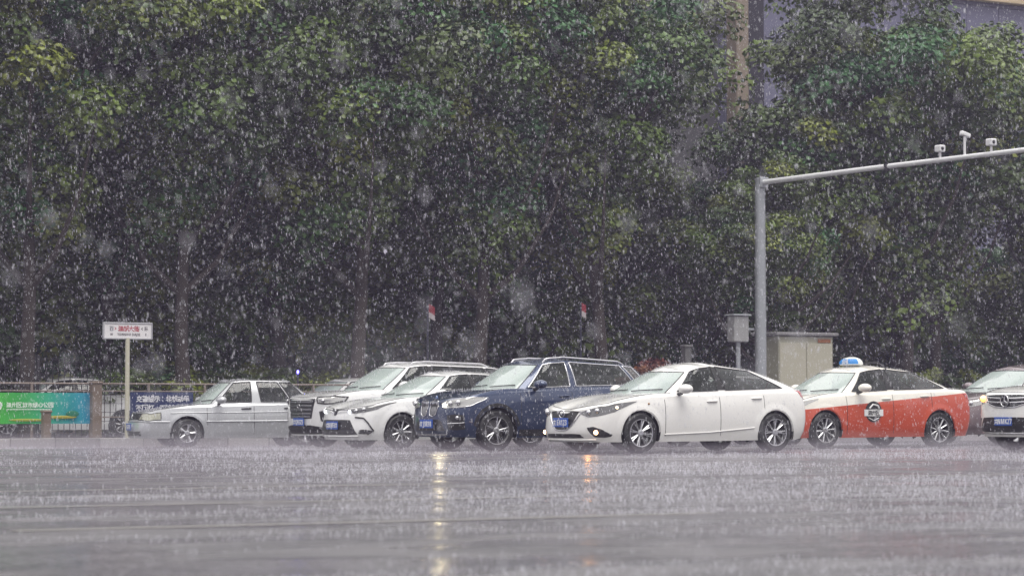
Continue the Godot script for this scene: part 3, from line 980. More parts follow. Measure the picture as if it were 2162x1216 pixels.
func old_saloon_spec() -> Dictionary:
	var blk := M("grille_black")
	var sil := M("paint_silver")
	return {
		"L": 4.385, "w": 0.837, "clear": 0.17, "xw1": 0.85, "xw2": 3.321, "R": 0.295, "rim_r": 0.187, "track": 0.73, "arch": 0.35, "cf": 0.36, "cr": 0.34, "sill": 0.27, "crown": 0.035, "bonnet": 0.02, "deck": 0.02, "sharp": [5],
		"lipped": true, "spokes": [5, [0.0], 0.018, 0.03], "paint": sil, "doors": [1.26, 2.24, 3.12], "shut": [0.82, 0.84, 0.86], "mirror": [1.5, 0.97], "handles": [[2.08, 0.79], [2.98, 0.8]], "handle_paint": blk, "windows": [2.65, 3.3, 7.55, 8.25, 9.35, 12.5, 9.45, 10.6], "trim_r": 0.013,
		"lower": [[-0.02, 4.26, 0.72, [0.2, 0.2, 0.2, 0.2, 0.2, 0.22]], [-0.13, 4.34, 0.79, [0.19, 0.19, 0.19, 0.2, 0.2, 0.21]], [-0.16, 4.37, 0.82, [0.34, 0.34, 0.34, 0.34, 0.34, 0.36]], [-0.14, 4.385, 0.837, [0.5, 0.5, 0.52, 0.52, 0.52, 0.52]], [-0.09, 4.37, 0.83, [0.6, 0.61, 0.66, 0.68, 0.7, 0.72]], [-0.05, 4.33, 0.805, [0.7, 0.73, 0.81, 0.86, 0.88, 0.92]]],
		"base": [1.22, 1.42, 2.3, 3.36, 3.64, 0.765, [0.895, 0.9, 0.9, 0.905, 0.915, 0.94]], "roof": [1.76, 1.86, 2.26, 2.98, 3.12, 0.59, [1.345, 1.34, 1.355, 1.365, 1.355, 1.33]],
		"plate": ["G6715", 0.42], "emblem": ["vee", 0.635, 0.05, 1.0],
		"features": [
			["patch", "grille", blk, 0.006, [[0, 0.0, 0.695], [0, 0.3, 0.695], [0, 0.5, 0.7]], [[0, 0.0, 0.57], [0, 0.25, 0.57], [0, 0.4, 0.57]], 1],
			["patch", "headlight", M("lamp_glass_old", Vector3(0.34, 0.34, 0.27), 0.12, 0.2, 1.0), 0.008, [[0, 0.5, 0.685], [0, 0.66, 0.69], [1, 0.05, 0.695], [1, 0.3, 0.705]], [[0, 0.44, 0.565], [0, 0.64, 0.56], [1, 0.03, 0.56], [1, 0.3, 0.57]], 2],
			["line", "headlight_rim", blk, 0.009, [[0, 0.44, 0.565], [0, 0.5, 0.69], [0, 0.66, 0.695], [1, 0.05, 0.7], [1, 0.31, 0.71], [1, 0.31, 0.565], [1, 0.03, 0.555], [0, 0.64, 0.555], [0, 0.44, 0.565]], 2],
			["line", "bumper_strip", sil, 0.016, [[0, 0.0, 0.525], [0, 0.4, 0.525], [0, 0.66, 0.525], [1, 0.3, 0.525], [1, 0.48, 0.525]], 1],
			["patch", "lower_intake", blk, 0.005, [[0, 0.0, 0.33], [0, 0.3, 0.33], [0, 0.6, 0.33]], [[0, 0.0, 0.24], [0, 0.3, 0.24], [0, 0.6, 0.24]], 1],
			["line", "side_moulding", sil, 0.015, [[1, 1.24, 0.535], [1, 2.2, 0.54], [1, 2.94, 0.545]], 2],
			["line", "swage_line", sil, 0.011, [[1, 0.5, 0.7], [1, 1.6, 0.712], [1, 2.9, 0.73], [1, 4.0, 0.74]], 2],
			["patch", "arch_lip", sil, 0.014, arc(0.85, 0.295, 0.395, 10, 170), arc(0.85, 0.295, 0.353, 6, 174), 2],
			["patch", "arch_lip", sil, 0.014, arc(3.321, 0.295, 0.395, 10, 170), arc(3.321, 0.295, 0.353, 6, 174), 2],
			tail(4.05, 4.28, 0.62, 0.8, 0.42)],
	}

func taxi_spec() -> Dictionary:
	var blk := M("grille_black")
	var chrome := M("chrome")
	return {
		"L": 4.65, "w": 0.91, "clear": 0.18, "xw1": 0.93, "xw2": 3.6, "R": 0.328, "rim_r": 0.228, "track": 0.795, "arch": 0.378, "cf": 0.48, "cr": 0.42, "sill": 0.27, "crown": 0.055, "bonnet": 0.045, "deck": 0.02,
		"spokes": [10, [0.0], 0.012, 0.019], "paint": M("paint_cream"), "doors": [1.42, 2.5, 3.42], "shut": [0.93, 0.97, 1.01], "mirror": [1.72, 1.09], "handles": [[2.34, 0.89], [3.26, 0.94]], "windows": [2.7, 3.4, 7.75, 8.2, 10.7, 12.6],
		"lower": [[0.16, 4.5, 0.78, [0.2, 0.2, 0.2, 0.21, 0.21, 0.24]], [0.06, 4.57, 0.87, [0.19, 0.19, 0.19, 0.2, 0.2, 0.23]], [0.0, 4.62, 0.9, [0.33, 0.34, 0.36, 0.36, 0.36, 0.38]], [0.02, 4.65, 0.91, [0.5, 0.53, 0.57, 0.57, 0.58, 0.58]], [0.06, 4.64, 0.9, [0.66, 0.7, 0.77, 0.79, 0.82, 0.83]], [0.13, 4.57, 0.865, [0.77, 0.84, 0.92, 0.96, 1.01, 1.05]]],
		"base": [1.06, 1.52, 2.5, 3.72, 4.2, 0.815, [0.985, 1.0, 1.0, 1.03, 1.065, 1.09]], "roof": [1.82, 1.96, 2.46, 3.06, 3.36, 0.595, [1.395, 1.38, 1.43, 1.46, 1.405, 1.36]],
		"plate": ["BT562", 0.46], "emblem": ["ring", 0.67, 0.06, 0.8],
		"features": [
			["patch", "grille", blk, 0.006, [[0, 0.0, 0.73], [0, 0.25, 0.73], [0, 0.42, 0.72]], [[0, 0.0, 0.6], [0, 0.25, 0.6], [0, 0.38, 0.61]], 1],
			["patch", "lower_intake", blk, 0.005, [[0, 0.0, 0.38], [0, 0.3, 0.38], [0, 0.56, 0.37]], [[0, 0.0, 0.26], [0, 0.3, 0.26], [0, 0.6, 0.27]], 1],
			["patch", "headlight", M("lamp_clear"), 0.006, [[0, 0.46, 0.76], [0, 0.62, 0.79], [0, 0.76, 0.82], [1, 0.5, 0.85], [1, 0.8, 0.89]], [[0, 0.46, 0.68], [0, 0.62, 0.67], [0, 0.76, 0.7], [1, 0.46, 0.75], [1, 0.78, 0.87]], 2],
			["ball", "projector", M("lamp_bowl"), 0.045, [0, 0.6, 0.73], "headlight", 2],
			["ball", "projector", M("lamp_bowl"), 0.045, [0, 0.74, 0.76], "headlight", 2],
			["line", "lip", chrome, 0.012, [[0, 0.0, 0.25], [0, 0.4, 0.25], [0, 0.7, 0.255]], 1],
			tail(4.2, 4.52, 0.84, 1.0, 0.4)],
	}

func luxury_spec() -> Dictionary:
	var s := suv_spec()
	var blk := M("grille_black")
	var chrome := M("chrome")
	s.L = 4.55
	s.xw1 = 0.85; s.xw2 = 3.6; s.paint = M("paint_pearl")
	s.lower = [[0.16, 4.4, 0.8, [0.26, 0.25, 0.25, 0.25, 0.26, 0.3]], [0.06, 4.48, 0.88, [0.24, 0.24, 0.23, 0.23, 0.24, 0.27]], [0.0, 4.53, 0.91, [0.4, 0.4, 0.42, 0.42, 0.42, 0.44]], [0.0, 4.55, 0.92, [0.6, 0.62, 0.64, 0.64, 0.64, 0.64]], [0.03, 4.53, 0.915, [0.82, 0.85, 0.88, 0.89, 0.91, 0.9]], [0.1, 4.48, 0.88, [0.98, 0.99, 1.03, 1.05, 1.09, 1.1]]]
	s.base = [1.0, 1.36, 2.42, 3.85, 4.35, 0.83, [1.1, 1.11, 1.11, 1.13, 1.16, 1.19]]
	s.roof = [1.7, 1.84, 2.38, 3.65, 4.25, 0.66, [1.55, 1.54, 1.57, 1.585, 1.56, 1.51]]
	s.doors = [1.3, 2.34, 3.2]
	s.mirror = [1.6, 1.2]
	s.handles = [[2.18, 0.98], [3.03, 1.02]]
	s.plate = ["NMK27", 0.5]
	s.emblem = ["star", 0.845, 0.098, 1.0, "grille_black"]
	var f := [
		["patch", "grille", blk, 0.006, [[0, 0.0, 0.945], [0, 0.3, 0.945], [0, 0.56, 0.93]], [[0, 0.0, 0.735], [0, 0.26, 0.745], [0, 0.46, 0.79]], 1],
		["line", "grille_frame", chrome, 0.012, [[0, 0.56, 0.93], [0, 0.46, 0.79], [0, 0.26, 0.74], [0, 0.0, 0.725]], 1],
		["patch", "headlight", M("lamp_clear"), 0.006, [[0, 0.62, 0.97], [0, 0.76, 0.985], [1, 0.32, 0.99], [1, 0.52, 0.985]], [[0, 0.63, 0.79], [0, 0.76, 0.78], [1, 0.28, 0.8], [1, 0.46, 0.88]], 2],
		["ball", "turn_lamp", M("lamp_amber"), 0.06, [0, 0.66, 0.88], "headlight", 2],
		["ball", "projector", M("lamp_bowl"), 0.05, [0, 0.78, 0.88], "headlight", 2],
		["patch", "lower_intake", blk, 0.006, [[0, 0.0, 0.57], [0, 0.3, 0.57], [0, 0.6, 0.56]], [[0, 0.0, 0.32], [0, 0.4, 0.32], [0, 0.74, 0.33]], 1],
		["line", "skid_bar", chrome, 0.014, [[0, 0.0, 0.3], [0, 0.4, 0.3], [0, 0.72, 0.31]], 1],
		["patch", "fog_lamp_recess", blk, 0.005, [[0, 0.68, 0.56], [0, 0.78, 0.56], [0, 0.86, 0.54]], [[0, 0.76, 0.4], [0, 0.8, 0.4], [0, 0.86, 0.4]], 2],
		["rail", "roof_rail", M("satin_alloy"), 0.018, 3.7, 10.6, 2], tail(4.2, 4.45, 0.9, 1.06, 0.45)]
	for y in [0.885, 0.815]:
		f.append(["line", "grille_bar", chrome, 0.02, [[0, 0.0, y], [0, 0.25, y], [0, 0.5, y + 0.01]], 1])
	s.features = f
	return s

func palette() -> void:
	M("paint_pearl", Vector3(0.74, 0.73, 0.71), 0.3, 0.0, 1.0)
	M("paint_white", Vector3(0.76, 0.76, 0.76), 0.3, 0.0, 1.0)
	M("paint_cream", Vector3(0.76, 0.73, 0.66), 0.3, 0.0, 1.0)
	M("paint_red", Vector3(0.5, 0.06, 0.018), 0.3, 0.0, 1.0)
	M("paint_blue", Vector3(0.013, 0.03, 0.085), 0.28, 0.35, 1.0)
	M("paint_silver", Vector3(0.5, 0.51, 0.53), 0.34, 0.4, 1.0)
	M("paint_dark", Vector3(0.17, 0.13, 0.14), 0.3, 0.3, 1.0)
	M("grille_black", Vector3(0.014, 0.014, 0.015), 0.35)
	M("chrome", Vector3(0.62, 0.62, 0.64), 0.14, 1.0)
	M("satin_alloy", Vector3(0.6, 0.6, 0.62), 0.3, 0.7)
	M("rim_alloy", Vector3(0.55, 0.55, 0.57), 0.25, 0.85)
	M("lamp_lens", Vector3(0.12, 0.12, 0.125), 0.08, 0.2, 1.0)
	M("lamp_clear", Vector3(0.42, 0.42, 0.41), 0.1, 0.3, 1.0)
	M("lamp_bowl", Vector3(0.6, 0.6, 0.62), 0.08, 0.9)
	M("lamp_amber_off", Vector3(0.3, 0.14, 0.03), 0.15, 0.0, 1.0)
	M("badge_blue", Vector3(0.05, 0.15, 0.4), 0.3)
	for e in [["lamp_white", Color(1, 0.97, 0.86), 9.0], ["lamp_fog", Color(1, 0.78, 0.55), 9.0], ["lamp_warm", Color(1, 0.85, 0.68), 4.0], ["lamp_amber", Color(1, 0.66, 0.2), 1.3], ["lamp_bright", Color(0.95, 0.97, 1), 1.4], ["lamp_blue", Color(0.35, 0.3, 1.0), 4.0]]:
		var m := M(e[0], Vector3(0.7, 0.7, 0.7), 0.2)
		m.emission_enabled = true
		m.emission = e[1]
		m.emission_energy_multiplier = e[2]

func lamp_light(o: Node3D, at: Vector3, col: Color, energy: float, ahead := Vector3.ZERO) -> void:
	var l: Light3D
	if ahead == Vector3.ZERO:
		var om := OmniLight3D.new()
		om.omni_range = 60.0
		om.omni_attenuation = 2.0
		l = om
	else:
		var sl := SpotLight3D.new()
		sl.spot_range = 60.0
		sl.spot_attenuation = 2.0
		sl.spot_angle = 80.0
		sl.spot_angle_attenuation = 0.12
		l = sl
	l.name = "lamp_glow"
	l.light_color = col
	l.light_energy = energy
	l.light_size = 0.04
	l.shadow_enabled = true
	o.add_child(l, true)
	l.position = at
	if ahead != Vector3.ZERO:
		l.basis = Basis.looking_at(ahead, Vector3.UP)

func noise_image(seed_: int, freq: float, oct: int, size := 512) -> Image:
	var f := FastNoiseLite.new()
	f.seed = seed_
	f.frequency = freq
	f.fractal_octaves = oct
	var im := f.get_seamless_image(size, size)
	im.convert(Image.FORMAT_RGB8)
	return im

func tinted(im: Image, a: Color, b: Color) -> ImageTexture:
	var o := Image.create(im.get_width(), im.get_height(), false, Image.FORMAT_RGB8)
	for y in im.get_height():
		for x in im.get_width():
			o.set_pixel(x, y, a.lerp(b, smoothstep(0.25, 0.75, im.get_pixel(x, y).r)))
	return ImageTexture.create_from_image(o)

func rainwater_road() -> StandardMaterial3D:
	var m := StandardMaterial3D.new()
	m.resource_name = "wet_asphalt"
	m.albedo_texture = tinted(noise_image(5, 0.03, 5), lin(0.035, 0.034, 0.037), lin(0.085, 0.081, 0.086))
	m.roughness = 1.0
	m.roughness_texture = tinted(noise_image(9, 0.014, 4), Color(0.12, 0.12, 0.12), Color(0.34, 0.34, 0.34))
	m.roughness_texture_channel = BaseMaterial3D.TEXTURE_CHANNEL_RED
	var h := noise_image(23, 0.06, 4, 2048)
	h.bump_map_to_normal_map(3.0)
	m.normal_enabled = true
	m.normal_texture = ImageTexture.create_from_image(h)
	m.normal_scale = 0.65
	return m

func sheet(s0: float, s1: float, ps: Array, lift := 0.0) -> Mesh:
	var mb := MB.new()
	for k in ps.size() - 1:
		for j in 8:
			var a := lerpf(s0, s1, j / 8.0)
			var b := lerpf(s0, s1, (j + 1) / 8.0)
			mb.quad(RF(a, ps[k], lift), RF(b, ps[k], lift), RF(b, ps[k + 1] - 0.0001, lift), RF(a, ps[k + 1] - 0.0001, lift), Vector3.UP)
	for p in mb.v:
		mb.t.append(Vector2((p - K0).dot(U) / 22.0, (p - K0).dot(N) / 11.0))
	return mb.mesh()

# ---------------------------------------------------------------- trees
# A crown is a heap of boughs, each a rounded tuft of separate leaves. A bough's leaf colour is picked at random, wherever it sits.
func crown_mesh(seed_: int, rx: float, ry: float, boughs: int, per: int, leaf: float, pal: Array, tuft := 1.0) -> ArrayMesh:
	var r := RandomNumberGenerator.new()
	r.seed = seed_
	var f := FastNoiseLite.new()
	f.seed = seed_
	f.frequency = 0.9
	var V := PackedVector3Array()
	var NN := PackedVector3Array()
	var CC := PackedColorArray()
	var I := PackedInt32Array()
	for k in boughs:
		var d := Vector3(r.randfn(), r.randfn(), r.randfn()).normalized()
		var rad := r.randf_range(0.45, 0.95) * (0.9 + 0.4 * f.get_noise_3dv(d * 1.7))
		var waist := lerpf(0.38, 1.14, smoothstep(-1.0, 0.25, d.y))
		var cc := Vector3(d.x * rx * waist, d.y * ry, d.z * rx * waist) * rad
		var tone: Color = pal[r.randi() % pal.size()].lerp(pal[r.randi() % pal.size()], r.randf() * 0.4)
		var R := tuft * r.randf_range(0.7, 1.25)
		var tilt := Vector3(r.randf_range(-0.3, 0.3), 0, r.randf_range(-0.3, 0.3))
		for j in per:
			var q := Vector3(r.randfn(), r.randfn(), r.randfn()).normalized()
			if q.y < -0.25 and r.randf() < 0.7:
				q.y = -q.y
			var p := cc + Vector3(q.x, q.y * 0.72 + tilt.dot(q), q.z) * R * pow(r.randf(), 0.3)
			var out := (q * 0.8 + Vector3(0, 0.55, 0) + Vector3(r.randfn(), r.randfn(), r.randfn()) * 0.5).normalized()
			var ax := out.cross(Vector3(r.randfn(), r.randfn(), r.randfn())).normalized()
			var bx := out.cross(ax)
			var sz := leaf * r.randf_range(0.65, 1.35)
			var b := V.size()
			var droop := out * sz * 0.22
			V.append(p - ax * sz * 0.55); V.append(p + bx * sz * 0.5 - droop); V.append(p + ax * sz * 0.7 - droop * 0.5); V.append(p - bx * sz * 0.5 - droop)
			var n1 := (out + bx * 0.35).normalized()
			var n2 := (out - bx * 0.35).normalized()
			NN.append(out); NN.append(n1); NN.append(out); NN.append(n2)
			var kk := r.randf_range(0.7, 1.3)
			var col := Color(tone.r * kk, tone.g * kk, tone.b * kk)
			for e in 4: CC.append(col)
			for e in [0, 1, 2, 0, 2, 3]: I.append(b + e)
			var g := (V[b + 1] - V[b]).cross(V[b + 2] - V[b])
			if g.dot(out) > 0.0:
				I[I.size() - 5] = b + 2; I[I.size() - 4] = b + 1; I[I.size() - 2] = b + 3; I[I.size() - 1] = b + 2
	var a := []
	a.resize(Mesh.ARRAY_MAX)
	a[Mesh.ARRAY_VERTEX] = V
	a[Mesh.ARRAY_NORMAL] = NN
	a[Mesh.ARRAY_COLOR] = CC
	a[Mesh.ARRAY_INDEX] = I
	var m := ArrayMesh.new()
	m.add_surface_from_arrays(Mesh.PRIMITIVE_TRIANGLES, a)
	return m

func trunk_mesh(seed_: int, h: float, r0: float) -> Array:
	var r := RandomNumberGenerator.new()
	r.seed = seed_
	var mb := MB.new()
	var path := []
	var rad := []
	var off := Vector3.ZERO
	for k in 8:
		path.append(Vector3(0, h * k / 7.0 - 0.12, 0) + off)
		off += Vector3(r.randf_range(-0.1, 0.1), 0, r.randf_range(-0.1, 0.1))
		rad.append(r0 * (1.25 if k == 0 else lerpf(1.0, 0.45, k / 7.0)))
	mb.tube(path, rad, 10)
	var lb := []
	for k in 7:
		var at: Vector3 = path[3 + k % 4]
		var a := TAU * k / 7.0 + r.randf_range(-0.3, 0.3)
		var d := Vector3(cos(a), 0.75, sin(a))
		var m2 := MB.new()
		m2.tube([at, at + d * 0.9, at + d * 1.7 + Vector3(0, 0.5, 0), at + d * 2.3 + Vector3(0, 1.5, 0)], [r0 * 0.5, r0 * 0.36, r0 * 0.22, r0 * 0.08], 7)
		lb.append(m2.mesh())
	return [mb.mesh(), lb]

func _ready() -> void:
	rng.seed = 77
	# ------------------------------------------------ camera
	var cam := Camera3D.new()
	cam.name = "camera"
	add_child(cam)
	cam.position = Vector3(0, 0.7, 0)
	cam.rotation_degrees = Vector3(2.6, 0, 0)
	cam.fov = 12.266
	cam.near = 0.05
	cam.far = 600.0
	var lensy := CameraAttributesPhysical.new()
	lensy.frustum_focal_length = 111.7
	lensy.frustum_focus_distance = 46.0
	lensy.exposure_aperture = 4.0
	lensy.frustum_far = 600.0
	cam.attributes = lensy
	cam.current = true
	# ------------------------------------------------ sky, light, air
	var env := Environment.new()
	env.background_mode = Environment.BG_SKY
	var sk := ProceduralSkyMaterial.new()
	sk.sky_top_color = lin(1.0, 0.985, 0.97)
	sk.sky_horizon_color = lin(0.18, 0.175, 0.19)
	sk.sky_curve = 0.32
	sk.ground_bottom_color = lin(0.05, 0.05, 0.055)
	sk.ground_horizon_color = lin(0.2, 0.2, 0.22)
	sk.sun_angle_max = 0.0
	var sky := Sky.new()
	sky.sky_material = sk
	env.sky = sky
	env.tonemap_mode = Environment.TONE_MAPPER_LINEAR
	env.tonemap_exposure = 1.9
	env.sdfgi_enabled = true
	env.ssao_enabled = true
	env.ssil_enabled = true
	env.volumetric_fog_enabled = true
	env.volumetric_fog_density = 0.0
	env.fog_enabled = true
	env.fog_density = 0.001
	env.fog_light_color = Color(0.86, 0.82, 0.97)
	var we := WorldEnvironment.new()
	we.name = "environment"
	we.environment = env
	add_child(we)
	var sun := DirectionalLight3D.new()
	sun.name = "cloud_light"
	sun.light_energy = 0.48
	sun.light_angular_distance = 40.0
	sun.light_color = Color(1, 0.99, 0.97)
	sun.shadow_enabled = true
	add_child(sun)
	sun.rotation_degrees = Vector3(-68, 25, 0)
	palette()
	setting()
	street_things()
	trees()
	cars()
	rain()

func setting() -> void:
	var mb := MB.new()
	mb.quad(Vector3(-500, -0.35, -560), Vector3(500, -0.35, -560), Vector3(500, -0.35, 300), Vector3(-500, -0.35, 300), Vector3.UP)
	structure("ground", mb.mesh(), M("soil", Vector3(0.06, 0.05, 0.04), 0.9))
	structure("road", sheet(-90, 130, [-150.0, -12.0, 0.0]), rainwater_road())
	var pave := M("wet_paving", Vector3(0.14, 0.13, 0.125), 0.25)
	structure("pavement", sheet(-60, 90, [0.13, 3.6]), pave)
	structure("yard", sheet(-60, 90, [3.6, 26.0], -0.02), M("wet_yard", Vector3(0.07, 0.065, 0.06), 0.4))
	var marks := Node3D.new()
	marks.name = "lane_marking"
	marks.set_meta("kind", "structure")
	add_child(marks)
	var worn := M("road_paint", Vector3(0.2, 0.19, 0.17), 0.35)
	for p in [-34.5, -38.0, -30.9]:
		for k in range(-5, 6):
			var mk := MB.new()
			var s0: float = 24.0 + k * 10.0 + p * 0.3
			mk.quad(RF(s0, p, 0.004), RF(s0 + 5.0, p, 0.004), RF(s0 + 5.0, p - 0.16, 0.004), RF(s0, p - 0.16, 0.004), Vector3.UP)
			part("dash", mk.mesh(), worn, marks)
	# kerb stones
	var kerb := Node3D.new()
	kerb.name = "kerb"
	kerb.set_meta("kind", "structure")
	add_child(kerb)
	var stone := MB.new()
	stone.box(Vector3(0, -0.09, 0), Vector3(0.985, 0.3, 0.13), 0.012)
	var sm := stone.mesh()
	var tones := [M("kerb_stone", Vector3(0.26, 0.25, 0.245), 0.4), M("kerb_stone_dark", Vector3(0.2, 0.195, 0.19), 0.4), M("kerb_stone_pale", Vector3(0.32, 0.31, 0.3), 0.4)]
	for k in range(-14, 42):
		var o := part("kerb_stone", sm, tones[(k * 7 + 20) % 3], kerb)
		o.position = RF(k, 0.065, 0.0) + Vector3(0, rng.randf_range(-0.004, 0.004), 0)
		o.rotation.y = YAW

func street_things() -> void:
	var tan_m := M("post_brown", Vector3(0.17, 0.13, 0.1), 0.5)
	var steel := M("rail_steel", Vector3(0.23, 0.19, 0.165), 0.4, 0.2)
	# brown stone-like posts and railing
	var labels := ["short brown post in front of the green banner", "tall brown post at the right end of the green banner"]
	var dims := [[-1.59, 0.3, 0.62, 0.17], [-0.22, 0.9, 1.24, 0.22]]
	for k in 2:
		var q: Array = dims[k]
		var t := thing("fence_post", labels[k], "post", RF(q[0], q[1]), YAW, "brown fence posts")
		var mb := MB.new()
		mb.box(Vector3(0, q[2] * 0.5 - 0.03, 0), Vector3(q[3], q[2] + 0.02, q[3]), 0.015)
		part("shaft", mb.mesh(), tan_m, t)
		var m2 := MB.new()
		m2.box(Vector3(0, q[2] + 0.0, 0), Vector3(q[3] + 0.04, 0.06, q[3] + 0.04), 0.02)
		part("cap", m2.mesh(), tan_m, t)
	var fence := thing("railing", "low grey roadside railing behind the old silver saloon", "railing", RF(0, 1.0), YAW)
	for y in [1.22, 1.06, 0.5]:
		var mb := MB.new()
		mb.tube([Vector3(-4, y, 0), Vector3(7.5, y, 0)], [0.022 if y > 1.1 else 0.015], 8)
		part("rail", mb.mesh(), steel, fence)
	for k in range(-3, 6):
		var mb := MB.new()
		mb.box(Vector3(k * 1.35 - 0.3, 0.6, 0.035), Vector3(0.05, 1.26, 0.04), 0.006)
		part("railing_post", mb.mesh(), steel, fence)
	# green banner
	var ban := thing("banner", "green banner turning blue at its right end, on railing", "banner", RF(-1.7, 0.93), YAW)
	var bm := MB.new()
	var cols := [lin(0.07, 0.42, 0.035), lin(0.06, 0.42, 0.04), lin(0.04, 0.38, 0.1), lin(0.02, 0.32, 0.28), lin(0.018, 0.24, 0.42)]
	var w := 3.1
	for a in 40:
		var x0 := -w * 0.5 + w * a / 40.0
		var x1 := -w * 0.5 + w * (a + 1) / 40.0
		for b in 6:
			var y0 := 0.36 + 0.66 * b / 6.0
			var y1 := 0.36 + 0.66 * (b + 1) / 6.0
			var P := func(x: float, y: float) -> Vector3: return Vector3(x, y, 0.02 * sin(x * 5.0) * sin(y * 4.0 + x) + 0.012 * sin(x * 17.0))
			var before := bm.v.size()
			bm.quad(P.call(x0, y0), P.call(x1, y0), P.call(x1, y1), P.call(x0, y1), Vector3.BACK)
			for e in range(before, bm.v.size()):
				var g := clampf((bm.v[e].x / w + 0.5) * 1.05, 0, 0.999) * 4.0
				bm.c.append(cols[int(g)].lerp(cols[mini(int(g) + 1, 4)], g - int(g)).srgb_to_linear())
	var bmat := M("banner_print", Vector3(1, 1, 1), 0.45)
	bmat.vertex_color_use_as_albedo = true
	var cloth := part("cloth", bm.mesh(), bmat, ban)
	var ink := M("banner_white", Vector3(0.75, 0.8, 0.75), 0.5)
	for k in 9:
		var lt := MB.new()
		strokes(lt, "通州区城市绿心公园"[k], 0.1, 0.014, Vector3(-0.02 + (k - 4) * 0.118, 0.76, 0.045))
		part("character", lt.mesh(), ink, cloth)
	var l2 := MB.new()
	for k in 30:
		l2.quad(Vector3(-0.54 + k * 0.034, 0.655, 0.045), Vector3(-0.52 + k * 0.034, 0.655, 0.045), Vector3(-0.52 + k * 0.034, 0.68, 0.045), Vector3(-0.54 + k * 0.034, 0.68, 0.045), Vector3.BACK)
	part("small_print", l2.mesh(), ink, cloth)
	var lg := MB.new()
	for turn in 3:
		var path := []
		for a in 11:
			var t := TAU * (a / 13.0 + turn / 3.0)
			path.append(Vector3(-0.74, 0.74, 0.045) + Vector3(cos(t), sin(t), 0) * (0.1 - 0.004 * a))
		lg.tube(path, [0.006, 0.011, 0.012, 0.011, 0.008], 5)
	lg.tube([Vector3(-0.79, 0.72, 0.045), Vector3(-0.74, 0.77, 0.045), Vector3(-0.69, 0.72, 0.045)], [0.01], 5)
	part("logo", lg.mesh(), ink, cloth)
	for q in [[-0.05, 0.44, 0.9, 0.03, Vector3(0.3, 0.33, 0.04)], [0.7, 0.5, 0.7, 0.035, Vector3(0.33, 0.3, 0.04)], [0.95, 0.57, 0.3, 0.07, Vector3(0.01, 0.16, 0.09)]]:
		var hm := MB.new()
		hm.blob(Vector3(q[0], q[1], 0.03), Vector3(q[2] * 0.5, q[3], 0.008), 14)
		part("printed_hill", hm.mesh(), M("print_%d" % int(q[0] * 100 + 10), q[4], 0.45), cloth)
	# navy notice
	var nb := thing("notice_banner", "navy banner with two rows of white characters above silver bonnet", "banner", RF(1.35, 0.93), YAW)
	var nm := MB.new()
	nm.box(Vector3(0, 0.76, 0), Vector3(1.5, 0.56, 0.012), 0.003)
	var nbp := part("panel", nm.mesh(), M("navy_print", Vector3(0.02, 0.035, 0.11), 0.4), nb)
	for q in [["交警提示：非机动车", 0.02, 0.9], ["不闯灯、不抢行", -0.12, 0.7]]:
		for k in q[0].length():
			for ch in (["˙", "."] if q[0][k] == "：" else [q[0][k]]):
				var nl := MB.new()
				strokes(nl, ch, 0.125, 0.019, Vector3(q[1] + (k - (q[0].length() - 1) * 0.5) * 0.14, q[2], 0.014))
				part("character", nl.mesh(), M("notice_white", Vector3(0.72, 0.72, 0.76), 0.5), nbp)
	# street sign
	var sg := thing("street_sign", "white street name sign with red characters on a pale pole", "sign", RF(0.34, 0.5), YAW)
	var pm := MB.new()
	pm.tube([Vector3(0, -0.1, 0), Vector3(0, 2.2, 0)], [0.05], 12)
	part("pole", pm.mesh(), M("pole_cream", Vector3(0.5, 0.48, 0.38), 0.4), sg)
	var fm := MB.new()
	for q in [[Vector3(0, 0.165, 0), Vector3(1.16, 0.035, 0.06)], [Vector3(0, -0.165, 0), Vector3(1.16, 0.035, 0.06)], [Vector3(-0.562, 0, 0), Vector3(0.035, 0.295, 0.06)], [Vector3(0.562, 0, 0), Vector3(0.035, 0.295, 0.06)]]:
		fm.box(q[0] + Vector3(0, 2.35, 0), q[1], 0.01)
	part("frame", fm.mesh(), M("sign_frame", Vector3(0.42, 0.42, 0.44), 0.35, 0.4), sg)
	var wm := MB.new()
	wm.box(Vector3(0, 2.35, 0), Vector3(1.088, 0.294, 0.03))
	var board := part("board", wm.mesh(), M("sign_white", Vector3(0.7, 0.68, 0.69), 0.35), sg)
	for q in [["通", -0.165, 0.11], ["胡", -0.04, 0.11], ["大", 0.085, 0.11], ["街", 0.21, 0.11], [">", -0.29, 0.05], ["西", -0.38, 0.085], ["东", 0.42, 0.085], ["<", 0.33, 0.05]]:
		var rl := MB.new()
		strokes(rl, q[0], q[2], 0.016 if q[2] > 0.1 else 0.012, Vector3(q[1], 2.4, 0.018))
		part("character", rl.mesh(), M("sign_dark", Vector3(0.06, 0.05, 0.06), 0.5) if q[0] in "西东<" else M("sign_red", Vector3(0.4, 0.03, 0.05), 0.5), board)
	for q in [["TONGHU DAJIE", 0.02, 0.055], ["W", -0.38, 0.05], ["E", 0.42, 0.05]]:
		var tm := part("latin_lettering", text_mesh(q[0], q[2]), M("sign_dark"), board)
		tm.position = Vector3(q[1], 2.275, 0.017)
	# wire fence of the yard behind
	var wf := thing("wire_fence", "dark wire mesh fence behind the green banner", "fence", RF(-2.4, 3.8), YAW)
	var iron := M("fence_iron", Vector3(0.02, 0.02, 0.022), 0.5)
	for k in 30:
		var mb := MB.new()
		mb.box(Vector3(k * 0.14, 0.95, 0), Vector3(0.014, 1.8, 0.014))
		part("bar", mb.mesh(), iron, wf)
	for k in 9:
		var mb := MB.new()
		mb.box(Vector3(2.03, 0.2 + k * 0.2, 0.016), Vector3(4.1, 0.012, 0.012))
		part("cross_wire", mb.mesh(), iron, wf)
